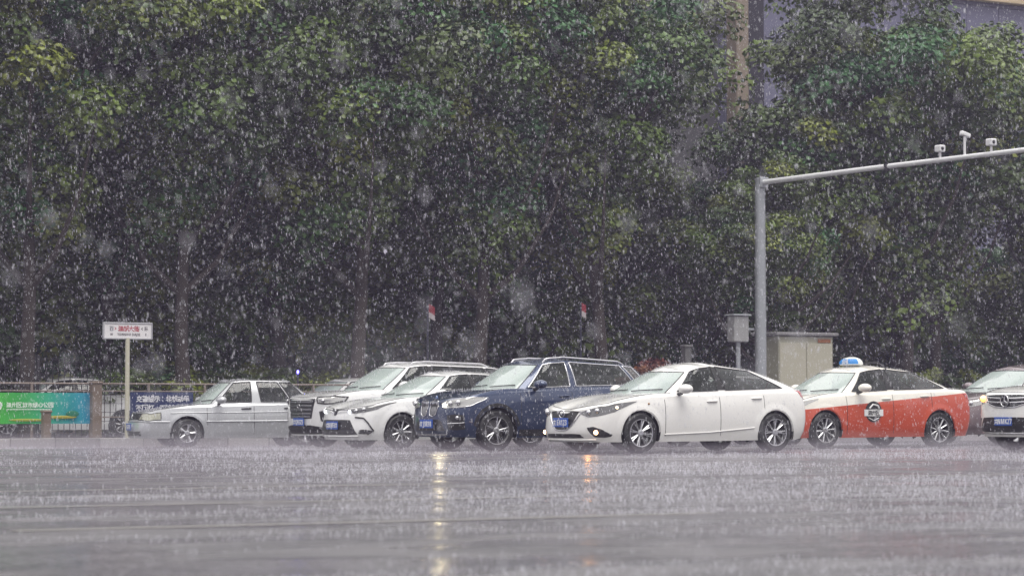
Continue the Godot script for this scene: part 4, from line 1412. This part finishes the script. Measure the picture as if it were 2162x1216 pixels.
	for x in [-0.1, 2.03, 4.2]:
		var mb := MB.new()
		mb.box(Vector3(x, 0.9, 0), Vector3(0.07, 1.96, 0.07), 0.008)
		part("fence_post", mb.mesh(), iron, wf)
	# camera mast with its arm
	var galv := M("mast_grey", Vector3(0.36, 0.38, 0.4), 0.4, 0.3)
	var white := M("arm_white", Vector3(0.7, 0.7, 0.71), 0.35)
	var mast := thing("camera_mast", "tall grey mast whose white arm reaches out over the road", "mast", RF(18.24, 1.6), YAW)
	var mm := MB.new()
	mm.tube([Vector3(0, -0.1, 0), Vector3(0, 3.2, 0), Vector3(0, 6.5, 0)], [0.155, 0.145, 0.13], 8)
	part("pole", mm.mesh(), galv, mast)
	var cp := MB.new()
	cp.tube([Vector3(0, 6.5, 0), Vector3(0, 6.56, 0)], [0.15, 0.1], 8)
	part("cap", cp.mesh(), galv, mast)
	var am := MB.new()
	am.tube([Vector3(0, 6.43, 0.1), Vector3(0, 6.46, 4.5), Vector3(0, 6.47, 11.5)], [0.07, 0.064, 0.055], 10)
	part("arm", am.mesh(), white, mast)
	var fl := MB.new()
	fl.box(Vector3(0, 6.43, 0.16), Vector3(0.26, 0.26, 0.06), 0.01)
	part("flange", fl.mesh(), galv, mast)
	var cl := MB.new()
	cl.tube([Vector3(0, 6.35, 5.0), Vector3(0, 6.53, 5.0)], [0.085], 10)
	part("clamp", cl.mesh(), M("grille_black"), mast)
	var whereto := [[6.9, "boxy white traffic camera nearest the mast on the white arm", 0], [7.75, "white traffic camera raised on a thin stem above the arm", 1], [8.65, "boxy white traffic camera farthest along the white arm", 0]]
	for q in whereto:
		var base := RF(18.24, 1.6) + Basis(Vector3.UP, YAW) * Vector3(0, 6.52, q[0])
		var t := thing("traffic_camera", q[1], "camera", base, YAW, "cameras on the mast arm")
		var s1 := MB.new()
		var hh: float = 0.42 if q[2] == 1 else 0.12
		s1.tube([Vector3(0, -0.03, 0), Vector3(0, hh, 0)], [0.03], 8)
		part("stem", s1.mesh(), white, t)
		var b1 := MB.new()
		if q[2] == 1:
			b1.box(Vector3(0.02, hh + 0.05, 0.0), Vector3(0.28, 0.1, 0.11), 0.02, Basis(Vector3.BACK, -0.25))
		else:
			b1.box(Vector3(0, hh + 0.09, 0), Vector3(0.17, 0.16, 0.22), 0.02)
		part("housing", b1.mesh(), white, t)
		var g1 := MB.new()
		g1.blob(Vector3(-0.02 if q[2] == 0 else 0.13, hh + (0.09 if q[2] == 0 else 0.01), 0.11 if q[2] == 0 else 0.0), Vector3(0.045, 0.045, 0.03), 10)
		part("lens", g1.mesh(), M("grille_black"), t)
	# control box on its own stand beside the mast
	var cb := thing("control_box", "small grey control box with a lid left of the mast", "box", RF(17.6, 1.7), YAW)
	var c1 := MB.new()
	c1.box(Vector3(0, 2.7, 0), Vector3(0.46, 0.66, 0.32), 0.02)
	part("housing", c1.mesh(), M("box_grey", Vector3(0.3, 0.3, 0.3), 0.45), cb)
	var c2 := MB.new()
	c2.box(Vector3(0, 3.05, 0), Vector3(0.56, 0.04, 0.42), 0.012)
	part("lid", c2.mesh(), galv, cb)
	var c3 := MB.new()
	c3.tube([Vector3(0, -0.1, 0), Vector3(0, 2.38, 0)], [0.06], 10)
	part("stand", c3.mesh(), galv, cb)
	var c4 := MB.new()
	c4.box(Vector3(0.36, 2.7, 0), Vector3(0.28, 0.06, 0.06), 0.006)
	part("bracket", c4.mesh(), galv, cb)
	# switch cabinet
	var sc := thing("switch_cabinet", "large beige switch cabinet with a flat grey roof behind the mast", "cabinet", RF(20.68, 3.3), YAW)
	var d1 := MB.new()
	d1.box(Vector3(0, 1.3, 0), Vector3(1.8, 2.56, 0.9), 0.012)
	var beige := M("cabinet_beige", Vector3(0.4, 0.39, 0.31), 0.45)
	part("housing", d1.mesh(), beige, sc)
	var d2 := MB.new()
	d2.box(Vector3(0, 2.64, 0), Vector3(2.06, 0.09, 1.12), 0.02)
	part("roof", d2.mesh(), M("roof_sheet", Vector3(0.2, 0.195, 0.2), 0.4), sc)
	for x in [-0.45, 0.45]:
		var d3 := MB.new()
		d3.box(Vector3(x, 1.25, 0.46), Vector3(0.86, 2.3, 0.03), 0.008)
		var dr := part("cabinet_door", d3.mesh(), M("cabinet_door_beige", Vector3(0.42, 0.4, 0.32), 0.42), sc)
		var d4 := MB.new()
		d4.box(Vector3(x - signf(x) * 0.34, 1.2, 0.485), Vector3(0.03, 0.16, 0.03), 0.005)
		part("handle", d4.mesh(), M("grille_black"), dr)
		for k in 4:
			var d5 := MB.new()
			d5.box(Vector3(x, 0.3 + k * 0.06, 0.48), Vector3(0.4, 0.02, 0.02), 0.004, Basis(Vector3.RIGHT, 0.5))
			part("vent_slat", d5.mesh(), beige, dr)
	var d6 := MB.new()
	d6.box(Vector3(0.6, 2.47, 0.468), Vector3(0.42, 0.1, 0.02), 0.004)
	part("warning_plate", d6.mesh(), M("rust_brown", Vector3(0.3, 0.12, 0.05), 0.6), sc)
	# flags and posts under the trees
	for q in [[10.08, 4.4, "small red and white flag hanging in the dark trees, left one", 3.3, 0.2], [14.61, 4.4, "small red and white flag on a blue post under the trees", 3.42, 0.15]]:
		var t := thing("flag", q[2], "flag", RF(q[0], q[1]), YAW, "flags under the trees")
		var f1 := MB.new()
		f1.tube([Vector3(0, -0.1, 0), Vector3(0, q[3], 0)], [0.04, 0.025], 8)
		part("pole", f1.mesh(), M("post_blue", Vector3(0.02, 0.024, 0.04), 0.6), t)
		for h in 2:
			var f2 := MB.new()
			for a in 8:
				var P := func(x: float, y: float) -> Vector3: return Vector3(x, y - x * 0.5, 0.03 * sin(x * 14.0))
				var x0: float = q[4] * a / 8.0
				var x1: float = q[4] * (a + 1) / 8.0
				var y0: float = q[3] - 0.22 - 0.14 * h
				var y1: float = q[3] - 0.02 - 0.2 * h
				f2.quad(P.call(x0, y0), P.call(x1, y0), P.call(x1, y1), P.call(x0, y1), Vector3.BACK)
			part("red_cloth" if h == 0 else "white_cloth", f2.mesh(), M("flag_red", Vector3(0.24, 0.02, 0.03), 0.7) if h == 0 else M("flag_white", Vector3(0.4, 0.36, 0.37), 0.7), t)
	var bl := thing("blue_lamp", "tiny blue lamp on a thin post beyond the silver saloon", "lamp", RF(6.43, 4.3), YAW)
	var b2 := MB.new()
	b2.tube([Vector3(0, -0.1, 0), Vector3(0, 1.5, 0)], [0.025], 8)
	part("post", b2.mesh(), M("fence_iron"), bl)
	var b3 := MB.new()
	b3.blob(Vector3(0, 1.56, 0), Vector3(0.03, 0.05, 0.03), 10)
	part("bulb", b3.mesh(), M("lamp_blue"), bl)
	lamp_light(bl, Vector3(0, 1.56, 0.1), Color(0.35, 0.3, 1.0), 0.03)
	var gp := thing("bollard", "grey concrete post under the trees left of the mast", "post", RF(17.0, 3.1), YAW)
	var g2 := MB.new()
	g2.box(Vector3(0, 1.12, 0), Vector3(0.2, 2.3, 0.2), 0.02)
	part("shaft", g2.mesh(), M("concrete", Vector3(0.13, 0.13, 0.13), 0.6), gp)
	var g3 := MB.new()
	g3.box(Vector3(0, 2.28, 0), Vector3(0.26, 0.07, 0.26), 0.02)
	part("cap", g3.mesh(), M("concrete"), gp)
	buildings()

func buildings() -> void:
	# lilac block on the right, glimpsed through the gaps of the crowns
	var b := thing("office_building", "tall lilac-grey building behind the trees at the upper right", "building", RF(36.0, 18.0), YAW)
	var lil := [M("cladding_lilac", Vector3(0.145, 0.145, 0.22), 0.5), M("cladding_lilac_pale", Vector3(0.155, 0.155, 0.235), 0.5), M("cladding_lilac_deep", Vector3(0.135, 0.135, 0.205), 0.5)]
	var core := MB.new()
	core.box(Vector3(4.2, 11.0, -4.1), Vector3(21.6, 22.0, 8.0))
	part("wall", core.mesh(), lil[2], b)
	var pan := MB.new()
	pan.box(Vector3.ZERO, Vector3(1.485, 3.285, 0.08), 0.012)
	var pm := pan.mesh()
	for i in 13:
		for j in 5:
			var o := part("cladding_panel", pm, lil[(i * 5 + j * 3) % 3], b)
			o.position = Vector3(-4.4 + i * 1.5, 5.5 + j * 3.3 + 1.1, -0.05)
	for i in 13:
		var w := MB.new()
		w.box(Vector3(-4.4 + i * 1.5, 3.6, -0.08), Vector3(1.3, 1.6, 0.05), 0.01)
		part("window", w.mesh(), M("window_glass", Vector3(0.03, 0.035, 0.05), 0.06), b)
	var pl := MB.new()
	pl.box(Vector3(-6.32, 11.0, 0.2), Vector3(0.5, 22.0, 0.6), 0.03)
	part("pilaster", pl.mesh(), M("pilaster_tan", Vector3(0.23, 0.185, 0.14), 0.6), b)
	for j in 9:
		var g := MB.new()
		g.box(Vector3(-5.6, 1.2 + j * 2.4, 0.06), Vector3(0.9, 2.34, 0.1), 0.01)
		part("stair_window", g.mesh(), M("window_dark", Vector3(0.015, 0.015, 0.022), 0.1), b)
	var wg := MB.new()
	wg.box(Vector3(-9.5, 9.0, -3.0), Vector3(6.0, 18.0, 5.0))
	part("side_wing", wg.mesh(), M("wing_grey", Vector3(0.07, 0.07, 0.075), 0.6), b)
	for y in [15.1, 8.2]:
		var g := MB.new()
		g.box(Vector3(4.9, y, 0.12), Vector3(20.0, 0.22, 0.3), 0.03)
		part("ledge", g.mesh(), M("ledge_cream", Vector3(0.5, 0.4, 0.26), 0.6), b)
	# low house with a tiled roof on the left
	var h := thing("yard_house", "low tan house with a grey roof glimpsed at far left", "house", RF(4.5, 15.5), YAW)
	var hw := MB.new()
	hw.box(Vector3(0, 1.9, -2.5), Vector3(13.0, 3.8, 5.0))
	part("wall", hw.mesh(), M("plaster_tan", Vector3(0.62, 0.5, 0.3), 0.8), h)
	var tile := M("roof_tile", Vector3(0.3, 0.3, 0.32), 0.5)
	var rf := MB.new()
	rf.quad(Vector3(-6.8, 3.75, 0.5), Vector3(6.8, 3.75, 0.5), Vector3(6.8, 5.6, -2.5), Vector3(-6.8, 5.6, -2.5), Vector3(0, 1, 1))
	rf.quad(Vector3(-6.8, 3.75, -5.5), Vector3(6.8, 3.75, -5.5), Vector3(6.8, 5.6, -2.5), Vector3(-6.8, 5.6, -2.5), Vector3(0, 1, -1))
	var roof := part("roof", rf.mesh(), tile, h)
	for k in 34:
		var rb := MB.new()
		rb.tube([Vector3(-6.6 + k * 0.4, 3.78, 0.5), Vector3(-6.6 + k * 0.4, 5.62, -2.5)], [0.05], 5)
		part("tile_row", rb.mesh(), tile, roof)
	for k in 4:
		var w := MB.new()
		w.box(Vector3(-4.6 + k * 3.1, 2.0, 0.0), Vector3(1.2, 1.3, 0.08), 0.01)
		var wn := part("window", w.mesh(), M("window_dark"), h)
		var fr := MB.new()
		fr.box(Vector3(-4.6 + k * 3.1, 2.0, 0.05), Vector3(0.06, 1.3, 0.04))
		part("mullion", fr.mesh(), M("sign_white"), wn)

func trees() -> void:
	var pal := [Color(0.034, 0.062, 0.013), Color(0.052, 0.09, 0.015), Color(0.08, 0.125, 0.017), Color(0.112, 0.165, 0.02), Color(0.165, 0.198, 0.023), Color(0.036, 0.118, 0.034)]
	var leafy := M("leaf", Vector3(1, 1, 1), 0.42)
	leafy.vertex_color_use_as_albedo = true
	leafy.backlight_enabled = true
	leafy.backlight = Color(0.25, 0.3, 0.12)
	leafy.cull_mode = BaseMaterial3D.CULL_DISABLED
	var bark := M("bark", Vector3(0.05, 0.04, 0.033), 0.8)
	var crowns := []
	for k in 4:
		crowns.append(crown_mesh(100 + k, 3.5, 5.6, 90, 460, 0.122, pal))
	var stems := []
	for k in 3:
		stems.append(trunk_mesh(40 + k, 7.0, 0.2))
	# [s, p, height of the crown's middle, scale, upright scale]
	var rows := []
	for s in [-4.2, 0.0, 4.1, 8.2, 12.2, 16.0]:
		rows.append([s, 5.2 + 0.5 * sin(s * 2.1), 9.0, 0.98, 0])
	rows.append([20.8, 5.0, 4.5, 0.58, 0])
	rows.append([23.6, 6.6, 6.1, 0.86, 0])
	rows.append([26.0, 5.2, 8.8, 1.1, 0])
	rows.append([28.4, 6.6, 8.4, 0.95, 0])
	rows.append([32.4, 5.0, 6.9, 0.85, 0])
	for s in [-5.5, -0.7, 4.0, 8.8, 13.2, 17.0]:
		rows.append([s, 9.6 + 0.6 * sin(s * 1.7), 8.4 if s > 3.0 else 10.4, 1.2, 1])
	for s in [22.4, 26.6, 35.4]:
		rows.append([s, 9.8, 4.6, 0.68, 1])
	rows.append([29.6, 9.6, 7.4, 0.85, 1])
	for s in [6.8, 12.2, 17.2]:
		rows.append([s, 14.0 + 0.8 * sin(s * 2.9), 10.4, 1.4, 2])
	rows.append([10.4, 17.6, 8.6, 1.3, 2])
	rows.append([20.0, 9.8, 5.2, 0.8, 1])
	for s in [-3.0, 3.2, 9.4]:
		rows.append([s, 23.5, 9.5, 1.6, 2])
	var count := 0
	for q in rows:
		var t := thing("street_tree", tree_label(q[4], q[0]), "tree", RF(q[0], q[1]), rng.randf() * TAU, "trees behind the pavement")
		var st: Array = stems[count % 3]
		var tall: float = clampf(q[2] / 7.6, 0.6, 1.2)
		var tr := part("trunk", st[0], bark, t)
		tr.scale = Vector3(1, tall, 1)
		for lb in st[1]:
			var l := part("limb", lb, bark, t)
			l.scale = Vector3(1, tall, 1)
		var c := part("crown", crowns[count % 4], leafy, t)
		var sc: float = q[3] * rng.randf_range(0.95, 1.05)
		c.position = Vector3(0, q[2] + rng.randf_range(-0.3, 0.3), 0)
		c.rotation.y = rng.randf() * TAU
		c.scale = Vector3(sc, sc, sc)
		count += 1
	# the thicket behind the trunks, one dark mass
	var dense := crown_mesh(310, 1.6, 2.6, 26, 300, 0.14, pal, 0.8)
	var txs := []
	for k in 70:
		var s := -9.0 + 0.8 * k
		for p in [11.6, 15.0]:
			if s < 6.4 and (s < -3.0 or p > 12.0 or k % 2 == 1):
				continue
			txs.append(Transform3D(Basis(Vector3.UP, rng.randf() * TAU) * Basis.from_scale(Vector3.ONE * rng.randf_range(0.9, 1.25)), RF(s + rng.randf_range(-0.4, 0.4), p + rng.randf_range(-0.5, 0.5), 2.3)))
	scatter("thicket", "dark mass of bushes filling the space behind the tree trunks", "bushes", dense, leafy, txs)
	# undergrowth
	var shrub := crown_mesh(300, 1.5, 1.1, 22, 260, 0.1, pal, 0.5)
	var red := crown_mesh(301, 0.8, 0.7, 14, 220, 0.08, [Color(0.12, 0.03, 0.015), Color(0.15, 0.055, 0.015), Color(0.05, 0.06, 0.015), Color(0.1, 0.025, 0.02)], 0.4)
	var where := [2.9, 5.4, 8.0, 10.6, 12.8, 15.0, 18.4, 23.4, 26.0, 28.6, 31.0]
	var beside := ["right of the pale sign pole", "behind the old silver saloon", "behind the white sport utility car's bonnet", "behind the white sport utility car's roof", "behind the blue car's windscreen", "behind the blue car's roof", "left of the beige cabinet", "right of the beige cabinet", "behind the taxi's roof lamp", "behind the taxi's tail", "at the far right edge"]
	for k in where.size():
		var t := thing("shrub", "dark green shrub " + beside[k], "shrub", RF(where[k], 6.6 + 0.4 * sin(k * 3.0)), rng.randf() * TAU, "undergrowth below the trees")
		var c := part("foliage", shrub, leafy, t)
		c.position.y = 0.95
		c.rotation.y = rng.randf() * TAU
		var m2 := MB.new()
		m2.tube([Vector3(0, -0.08, 0), Vector3(0.05, 0.9, 0)], [0.05, 0.03], 6)
		part("stem", m2.mesh(), bark, t)
	var t2 := thing("red_shrub", "shrub with orange-red leaves behind the blue car's roof", "shrub", RF(15.85, 3.2), 0.4)
	var c2 := part("foliage", red, leafy, t2)
	c2.position.y = 1.3
	var m3 := MB.new()
	m3.tube([Vector3(0, -0.08, 0), Vector3(0.05, 1.4, 0)], [0.05, 0.03], 6)
	part("stem", m3.mesh(), bark, t2)

func tree_label(row: int, s: float) -> String:
	var near: Array = [
		[[-2.0, "at the far left edge"], [2.0, "behind the street name sign"], [6.0, "above the old silver saloon"], [10.0, "above the white sport utility car"], [14.0, "above the blue car"], [18.0, "above the nearest white hatchback"], [22.0, "low behind the grey mast"], [24.0, "right behind the beige cabinet"], [27.0, "under the mast's white arm, above the taxi"], [30.0, "above the taxi's tail"], [99.0, "at the far right edge"]],
		[[-4.0, "at the far left edge"], [1.0, "behind the green banner"], [6.0, "behind the street name sign"], [10.0, "behind the old silver saloon's tail"], [15.0, "behind the white sport utility car"], [19.0, "behind the blue car"], [21.0, "left of the grey mast"], [24.0, "close behind the grey mast"], [28.0, "right of the beige cabinet"], [31.0, "above the taxi"], [99.0, "at the far right edge"]],
		[[-2.0, "beyond the tan house, at the far left"], [4.0, "beyond the tan house, behind the street name sign"], [7.0, "behind the old silver saloon"], [10.0, "beyond the tan house's right end"], [11.0, "between the silver saloon and the white sport utility car"], [15.0, "behind the white sport utility car"], [99.0, "behind the blue car"]]]
	for q in near[row]:
		if s < q[0]:
			return ["leafy roadside tree in the front row ", "leafy tree in the second row ", "tall tree in the rearmost row "][row] + q[1]
	return ""

func cars() -> void:
	var grp := "cars held up in the downpour"
	var sp := hatch_spec()
	var a := car("hatchback_car", "white hatchback with a lit fog lamp, nearest car in the middle", sp, grp)
	park(a, sp, 2.01, -42.9, 32.0)
	lamp_light(a, Vector3(0.0, 0.335, 0.77), Color(1, 0.68, 0.36), 0.05, Vector3(-1, 0, 0.3))
	sp = crossover_spec()
	a = car("crossover_car", "dark blue crossover with chrome window trim and one bright headlamp", sp, grp)
	park(a, sp, -0.31, -45.6, 31.0)
	lamp_light(a, Vector3(-0.06, 0.77, 0.49), Color(1, 0.93, 0.74), 0.16, Vector3(-1, 0, 0.3))
	sp = saloon_spec()
	a = car("saloon_car", "white saloon with a wide black lower grille left of the blue car", sp, grp)
	park(a, sp, -2.03, -48.2, 31.0)
	var b := copy_of(a, Vector3.ZERO, 0, "white saloon mostly hidden behind the nearest white hatchback", grp)
	park(b, sp, 3.25, -52.4, 31.0)
	b = copy_of(a, RF(-0.9, 7.1), deg_to_rad(16), "white car parked behind the wire fence at the far left", grp)
	b = copy_of(a, RF(5.4, 4.2), YAW, "white car parked on the pavement beyond the silver saloon's tail", grp)
	sp = suv_spec()
	a = car("sport_utility_car", "white sport utility car with a chrome-barred grille and roof rails", sp, grp)
	park(a, sp, -2.87, -50.97, 31.0)
	sp = old_saloon_spec()
	a = car("old_saloon_car", "old boxy silver saloon at the left of the jam", sp, grp)
	park(a, sp, -6.61, -54.4, 20.0)
	sp = taxi_spec()
	sp.low_paint = M("paint_red")
	sp.tone = [0.66, 1.035]
	a = car("taxi", "cream and red taxi with a blue roof lamp", sp, grp)
	a.set_meta("category", "taxi")
	taxi_extras(a)
	park(a, sp, 5.57, -48.1, 32.0)
	sp = taxi_spec()
	sp.paint = M("paint_dark")
	a = car("dark_car", "mauve-grey car between the taxi and the right edge", sp, grp)
	a.scale = Vector3.ONE * 1.08
	park(a, sp, 9.6, -53.1, 32.0)
	sp = luxury_spec()
	a = car("luxury_car", "cream-white car with a star on its barred grille at right edge", sp, grp)
	park(a, sp, 9.41, -44.73, 30.0)
	for o in get_children():
		if o.has_meta("wet"):
			o.remove_meta("wet")

func taxi_extras(t: Node3D) -> void:
	var dome := MB.new()
	dome.lathe([Vector2(0.0, 0.0), Vector2(0.16, 0.0), Vector2(0.17, 0.02), Vector2(0.16, 0.07), Vector2(0.12, 0.12), Vector2(0.06, 0.145), Vector2(0.0, 0.15)], 24, Vector3.ZERO, Basis(Vector3.RIGHT, Vector3(0, 0, -1), Vector3.UP))
	for e in dome.v.size():
		dome.v[e] = dome.v[e] * Vector3(0.85, 1.0, 1.75) + Vector3(2.25, 1.515, 0.0)
	var lamp := part("roof_lamp", dome.mesh(), M("lamp_shell", Vector3(0.72, 0.74, 0.72), 0.25), t)
	var face := MB.new()
	for a in 12:
		for b in 4:
			var P := func(u: float, v: float) -> Vector3:
				var rr: float = lerpf(0.176, 0.166, v * 1.7) if v < 0.6 else lerpf(0.166, 0.126, (v - 0.6) * 2.5)
				return Vector3(2.25 - 0.85 * rr * cos(u), 1.535 + v * 0.098, rr * 1.75 * sin(u))
			var u0 := lerpf(-1.15, 1.15, a / 12.0)
			var u1 := lerpf(-1.15, 1.15, (a + 1) / 12.0)
			face.quad(P.call(u0, b / 4.0), P.call(u1, b / 4.0), P.call(u1, (b + 1) / 4.0), P.call(u0, (b + 1) / 4.0), Vector3(-1, 0, 0))
	var fp := part("lamp_face", face.mesh(), M("taxi_blue", Vector3(0.05, 0.25, 0.62), 0.25), lamp)
	var tx := MB.new()
	strokes(tx, "出租", 0.075, 0.012, Vector3(2.092, 1.585, 0.02), Basis(Vector3(0, 0, 1), Vector3.UP, Vector3(-1, 0, 0)), 1.25)
	part("lamp_lettering", tx.mesh(), M("plate_white"), fp)
	var cable := MB.new()
	cable.tube([Vector3(2.35, 1.53, 0.2), Vector3(2.45, 1.56, 0.34), Vector3(2.52, 1.55, 0.46), Vector3(2.56, 1.47, 0.57), Vector3(2.57, 1.41, 0.63)], [0.016], 6)
	part("lamp_cable", cable.mesh(), M("black_rubber"), t)
	var door := t.find_child("door", false, false)
	var sg := MB.new()
	var at := Vector3(2.02, 0.66, 0.912)
	sg.lathe([Vector2(0.19, 0.0), Vector2(0.19, 0.006), Vector2(0.0, 0.007)], 32, at)
	var em := part("door_emblem", sg.mesh(), M("emblem_black", Vector3(0.03, 0.03, 0.03), 0.4), door if door else t)
	var s2 := MB.new()
	s2.box(at + Vector3(0, -0.02, 0.008), Vector3(0.44, 0.12, 0.004), 0.001)
	part("emblem_band", s2.mesh(), M("plate_white"), em)
	var s3 := MB.new()
	strokes(s3, "通州区", 0.08, 0.014, at + Vector3(0, -0.02, 0.0115))
	part("emblem_lettering", s3.mesh(), M("emblem_black"), em)
	var s4 := MB.new()
	s4.tube([at + Vector3(-0.1, 0.06, 0.009), at + Vector3(-0.02, 0.13, 0.009), at + Vector3(0.09, 0.11, 0.009), at + Vector3(0.12, 0.06, 0.009)], [0.016], 6)
	part("emblem_arc", s4.mesh(), M("plate_white"), em)
	s4 = MB.new()
	s4.tube([at + Vector3(-0.12, -0.11, 0.009), at + Vector3(0, -0.16, 0.009), at + Vector3(0.12, -0.11, 0.009)], [0.008], 6)
	part("emblem_arc", s4.mesh(), M("plate_white"), em)

func drop_mesh() -> ArrayMesh:
	var mb := MB.new()
	mb.blob(Vector3.ZERO, Vector3(0.5, 0.5, 0.5), 6)
	return mb.mesh()

func scatter(called: String, label: String, category: String, mesh: Mesh, m: Material, xs: Array) -> void:
	var mm := MultiMesh.new()
	mm.transform_format = MultiMesh.TRANSFORM_3D
	mm.mesh = mesh
	mm.instance_count = xs.size()
	for k in xs.size():
		mm.set_instance_transform(k, xs[k])
	var o := MultiMeshInstance3D.new()
	o.name = called
	o.multimesh = mm
	o.material_override = m
	add_child(o)
	o.set_meta("kind", "stuff")
	o.set_meta("label", label)
	o.set_meta("category", category)

func rain() -> void:
	var water := M("rain_water", Vector3(0.8, 0.8, 0.83), 0.15)
	water.backlight_enabled = true
	water.backlight = Color(0.8, 0.8, 0.83)
	var r := RandomNumberGenerator.new()
	r.seed = 4242
	var xs := []
	var lean := Basis(Vector3.BACK, 0.05)
	for k in 125000:
		var d := 60.0 * pow(r.randf(), 0.5)
		if d < 5.0:
			continue
		var hw := d * 0.2 + 1.0
		var y := r.randf_range(0.0, d * 0.17 + 1.4)
		var p := Vector3(r.randf_range(-hw, hw), y, -d)
		var wide := (0.0015 + 0.0048 * pow(r.randf(), 3.0)) * clampf(d / 20.0, 0.55, 1.0)
		var tall := wide * r.randf_range(4.0, 8.5)
		xs.append(Transform3D(lean * Basis.from_scale(Vector3(wide, tall, wide)), p))
	for k in 170:
		var d := r.randf_range(2.6, 6.5)
		var wide := r.randf_range(0.0022, 0.005)
		xs.append(Transform3D(lean * Basis.from_scale(Vector3(wide, wide * r.randf_range(3.0, 6.0), wide)), Vector3(r.randf_range(-1, 1) * (d * 0.2 + 0.3), 0.7 + r.randf_range(-0.07, 0.17) * d, -d)))
	scatter("rain", "heavy rain falling through the air over the whole street", "rain", drop_mesh(), water, xs)
	# splashes on the road
	var sp := MB.new()
	for k in 4:
		var a := TAU * k / 4.0 + r.randf()
		var o := Vector3(cos(a), 0, sin(a)) * r.randf_range(0.15, 0.4)
		sp.blob(o + Vector3(0, r.randf_range(0.4, 1.4), 0), Vector3(0.09, r.randf_range(0.16, 0.34), 0.09), 6)
	sp.blob(Vector3(0, 0.4, 0), Vector3(0.07, 0.6, 0.07), 6)
	var sm := sp.mesh()
	var gust := FastNoiseLite.new()
	gust.seed = 8
	gust.frequency = 0.12
	gust.fractal_octaves = 3
	xs = []
	for k in 125000:
		var d := lerpf(10.5, 58.0, pow(r.randf(), 1.25))
		var x := r.randf_range(-1, 1) * (d * 0.2 + 0.6)
		var p := Vector3(x, 0, -d)
		var q := along(p)
		if q > -0.1:
			continue
		p.y = gy(q)
		if gust.get_noise_2d((p - K0).dot(U) * 0.8, q * 6.0) * 2.2 + gust.get_noise_2d((p - K0).dot(U) * 0.9 + 300.0, q * 1.3) * 2.2 + 0.4 < r.randf():
			continue
		var h := r.randf_range(0.005, 0.012) + 0.02 * pow(r.randf(), 6.0)
		h *= clampf(d / 30.0, 0.42, 1.0)
		xs.append(Transform3D(Basis(Vector3.UP, r.randf() * TAU) * Basis.from_scale(Vector3(h, h * 1.3, h)), p))
	scatter("road_splashes", "raindrops bouncing off the flooded road surface", "splash", sm, water, xs)
	xs = []
	for k in wet_points.size():
		if r.randf() < 0.4:
			var h := r.randf_range(0.005, 0.014)
			xs.append(Transform3D(Basis(Vector3.UP, r.randf() * TAU) * Basis.from_scale(Vector3(h, h * 1.4, h)), wet_points[k]))
	scatter("car_splashes", "raindrops bouncing off the roofs and bonnets of the cars", "splash", sm, water, xs)
	var mist := FogVolume.new()
	mist.name = "spray"
	mist.shape = RenderingServer.FOG_VOLUME_SHAPE_BOX
	mist.size = Vector3(90, 0.3, 62)
	var fm := FogMaterial.new()
	fm.density = 0.024
	fm.albedo = Color(0.93, 0.89, 0.96)
	mist.material = fm
	mist.position = Vector3(0, 0.04, -36)
	add_child(mist)
	mist.set_meta("kind", "stuff")
	mist.set_meta("label", "low spray hanging over the flooded road")
	mist.set_meta("category", "spray")
	for q in [[-3.0, 1.6, -53.4, 5.0, 2.0, 2.6, 0.007], [-2.9, 1.6, -53.4, 4.4, 1.6, 2.2, 0.007], [-2.8, 1.6, -53.4, 3.8, 1.3, 1.9, 0.008], [-2.7, 1.6, -53.4, 3.2, 1.0, 1.6, 0.008], [-2.6, 1.6, -53.4, 2.6, 0.75, 1.4, 0.009], [-7.5, 0.1, -53.5, 7.0, 0.8, 2.0, 0.08], [-1.5, 0.05, -46.5, 8.0, 0.65, 2.0, 0.07], [5.0, 0.05, -44.5, 7.0, 0.65, 1.8, 0.07], [9.5, 0.05, -46.0, 6.0, 0.75, 2.4, 0.07]]:
		var puff := FogVolume.new()
		puff.name = numbered("spray_puff")
		puff.shape = RenderingServer.FOG_VOLUME_SHAPE_ELLIPSOID
		puff.size = Vector3(q[3], q[4], q[5])
		var pm := FogMaterial.new()
		pm.density = q[6]
		pm.albedo = Color(0.93, 0.92, 0.96)
		puff.material = pm
		puff.position = Vector3(q[0], q[1], q[2])
		add_child(puff)
		puff.set_meta("kind", "stuff")
		puff.set_meta("label", "spray thrown up around the cars by the rain")
		puff.set_meta("category", "spray")
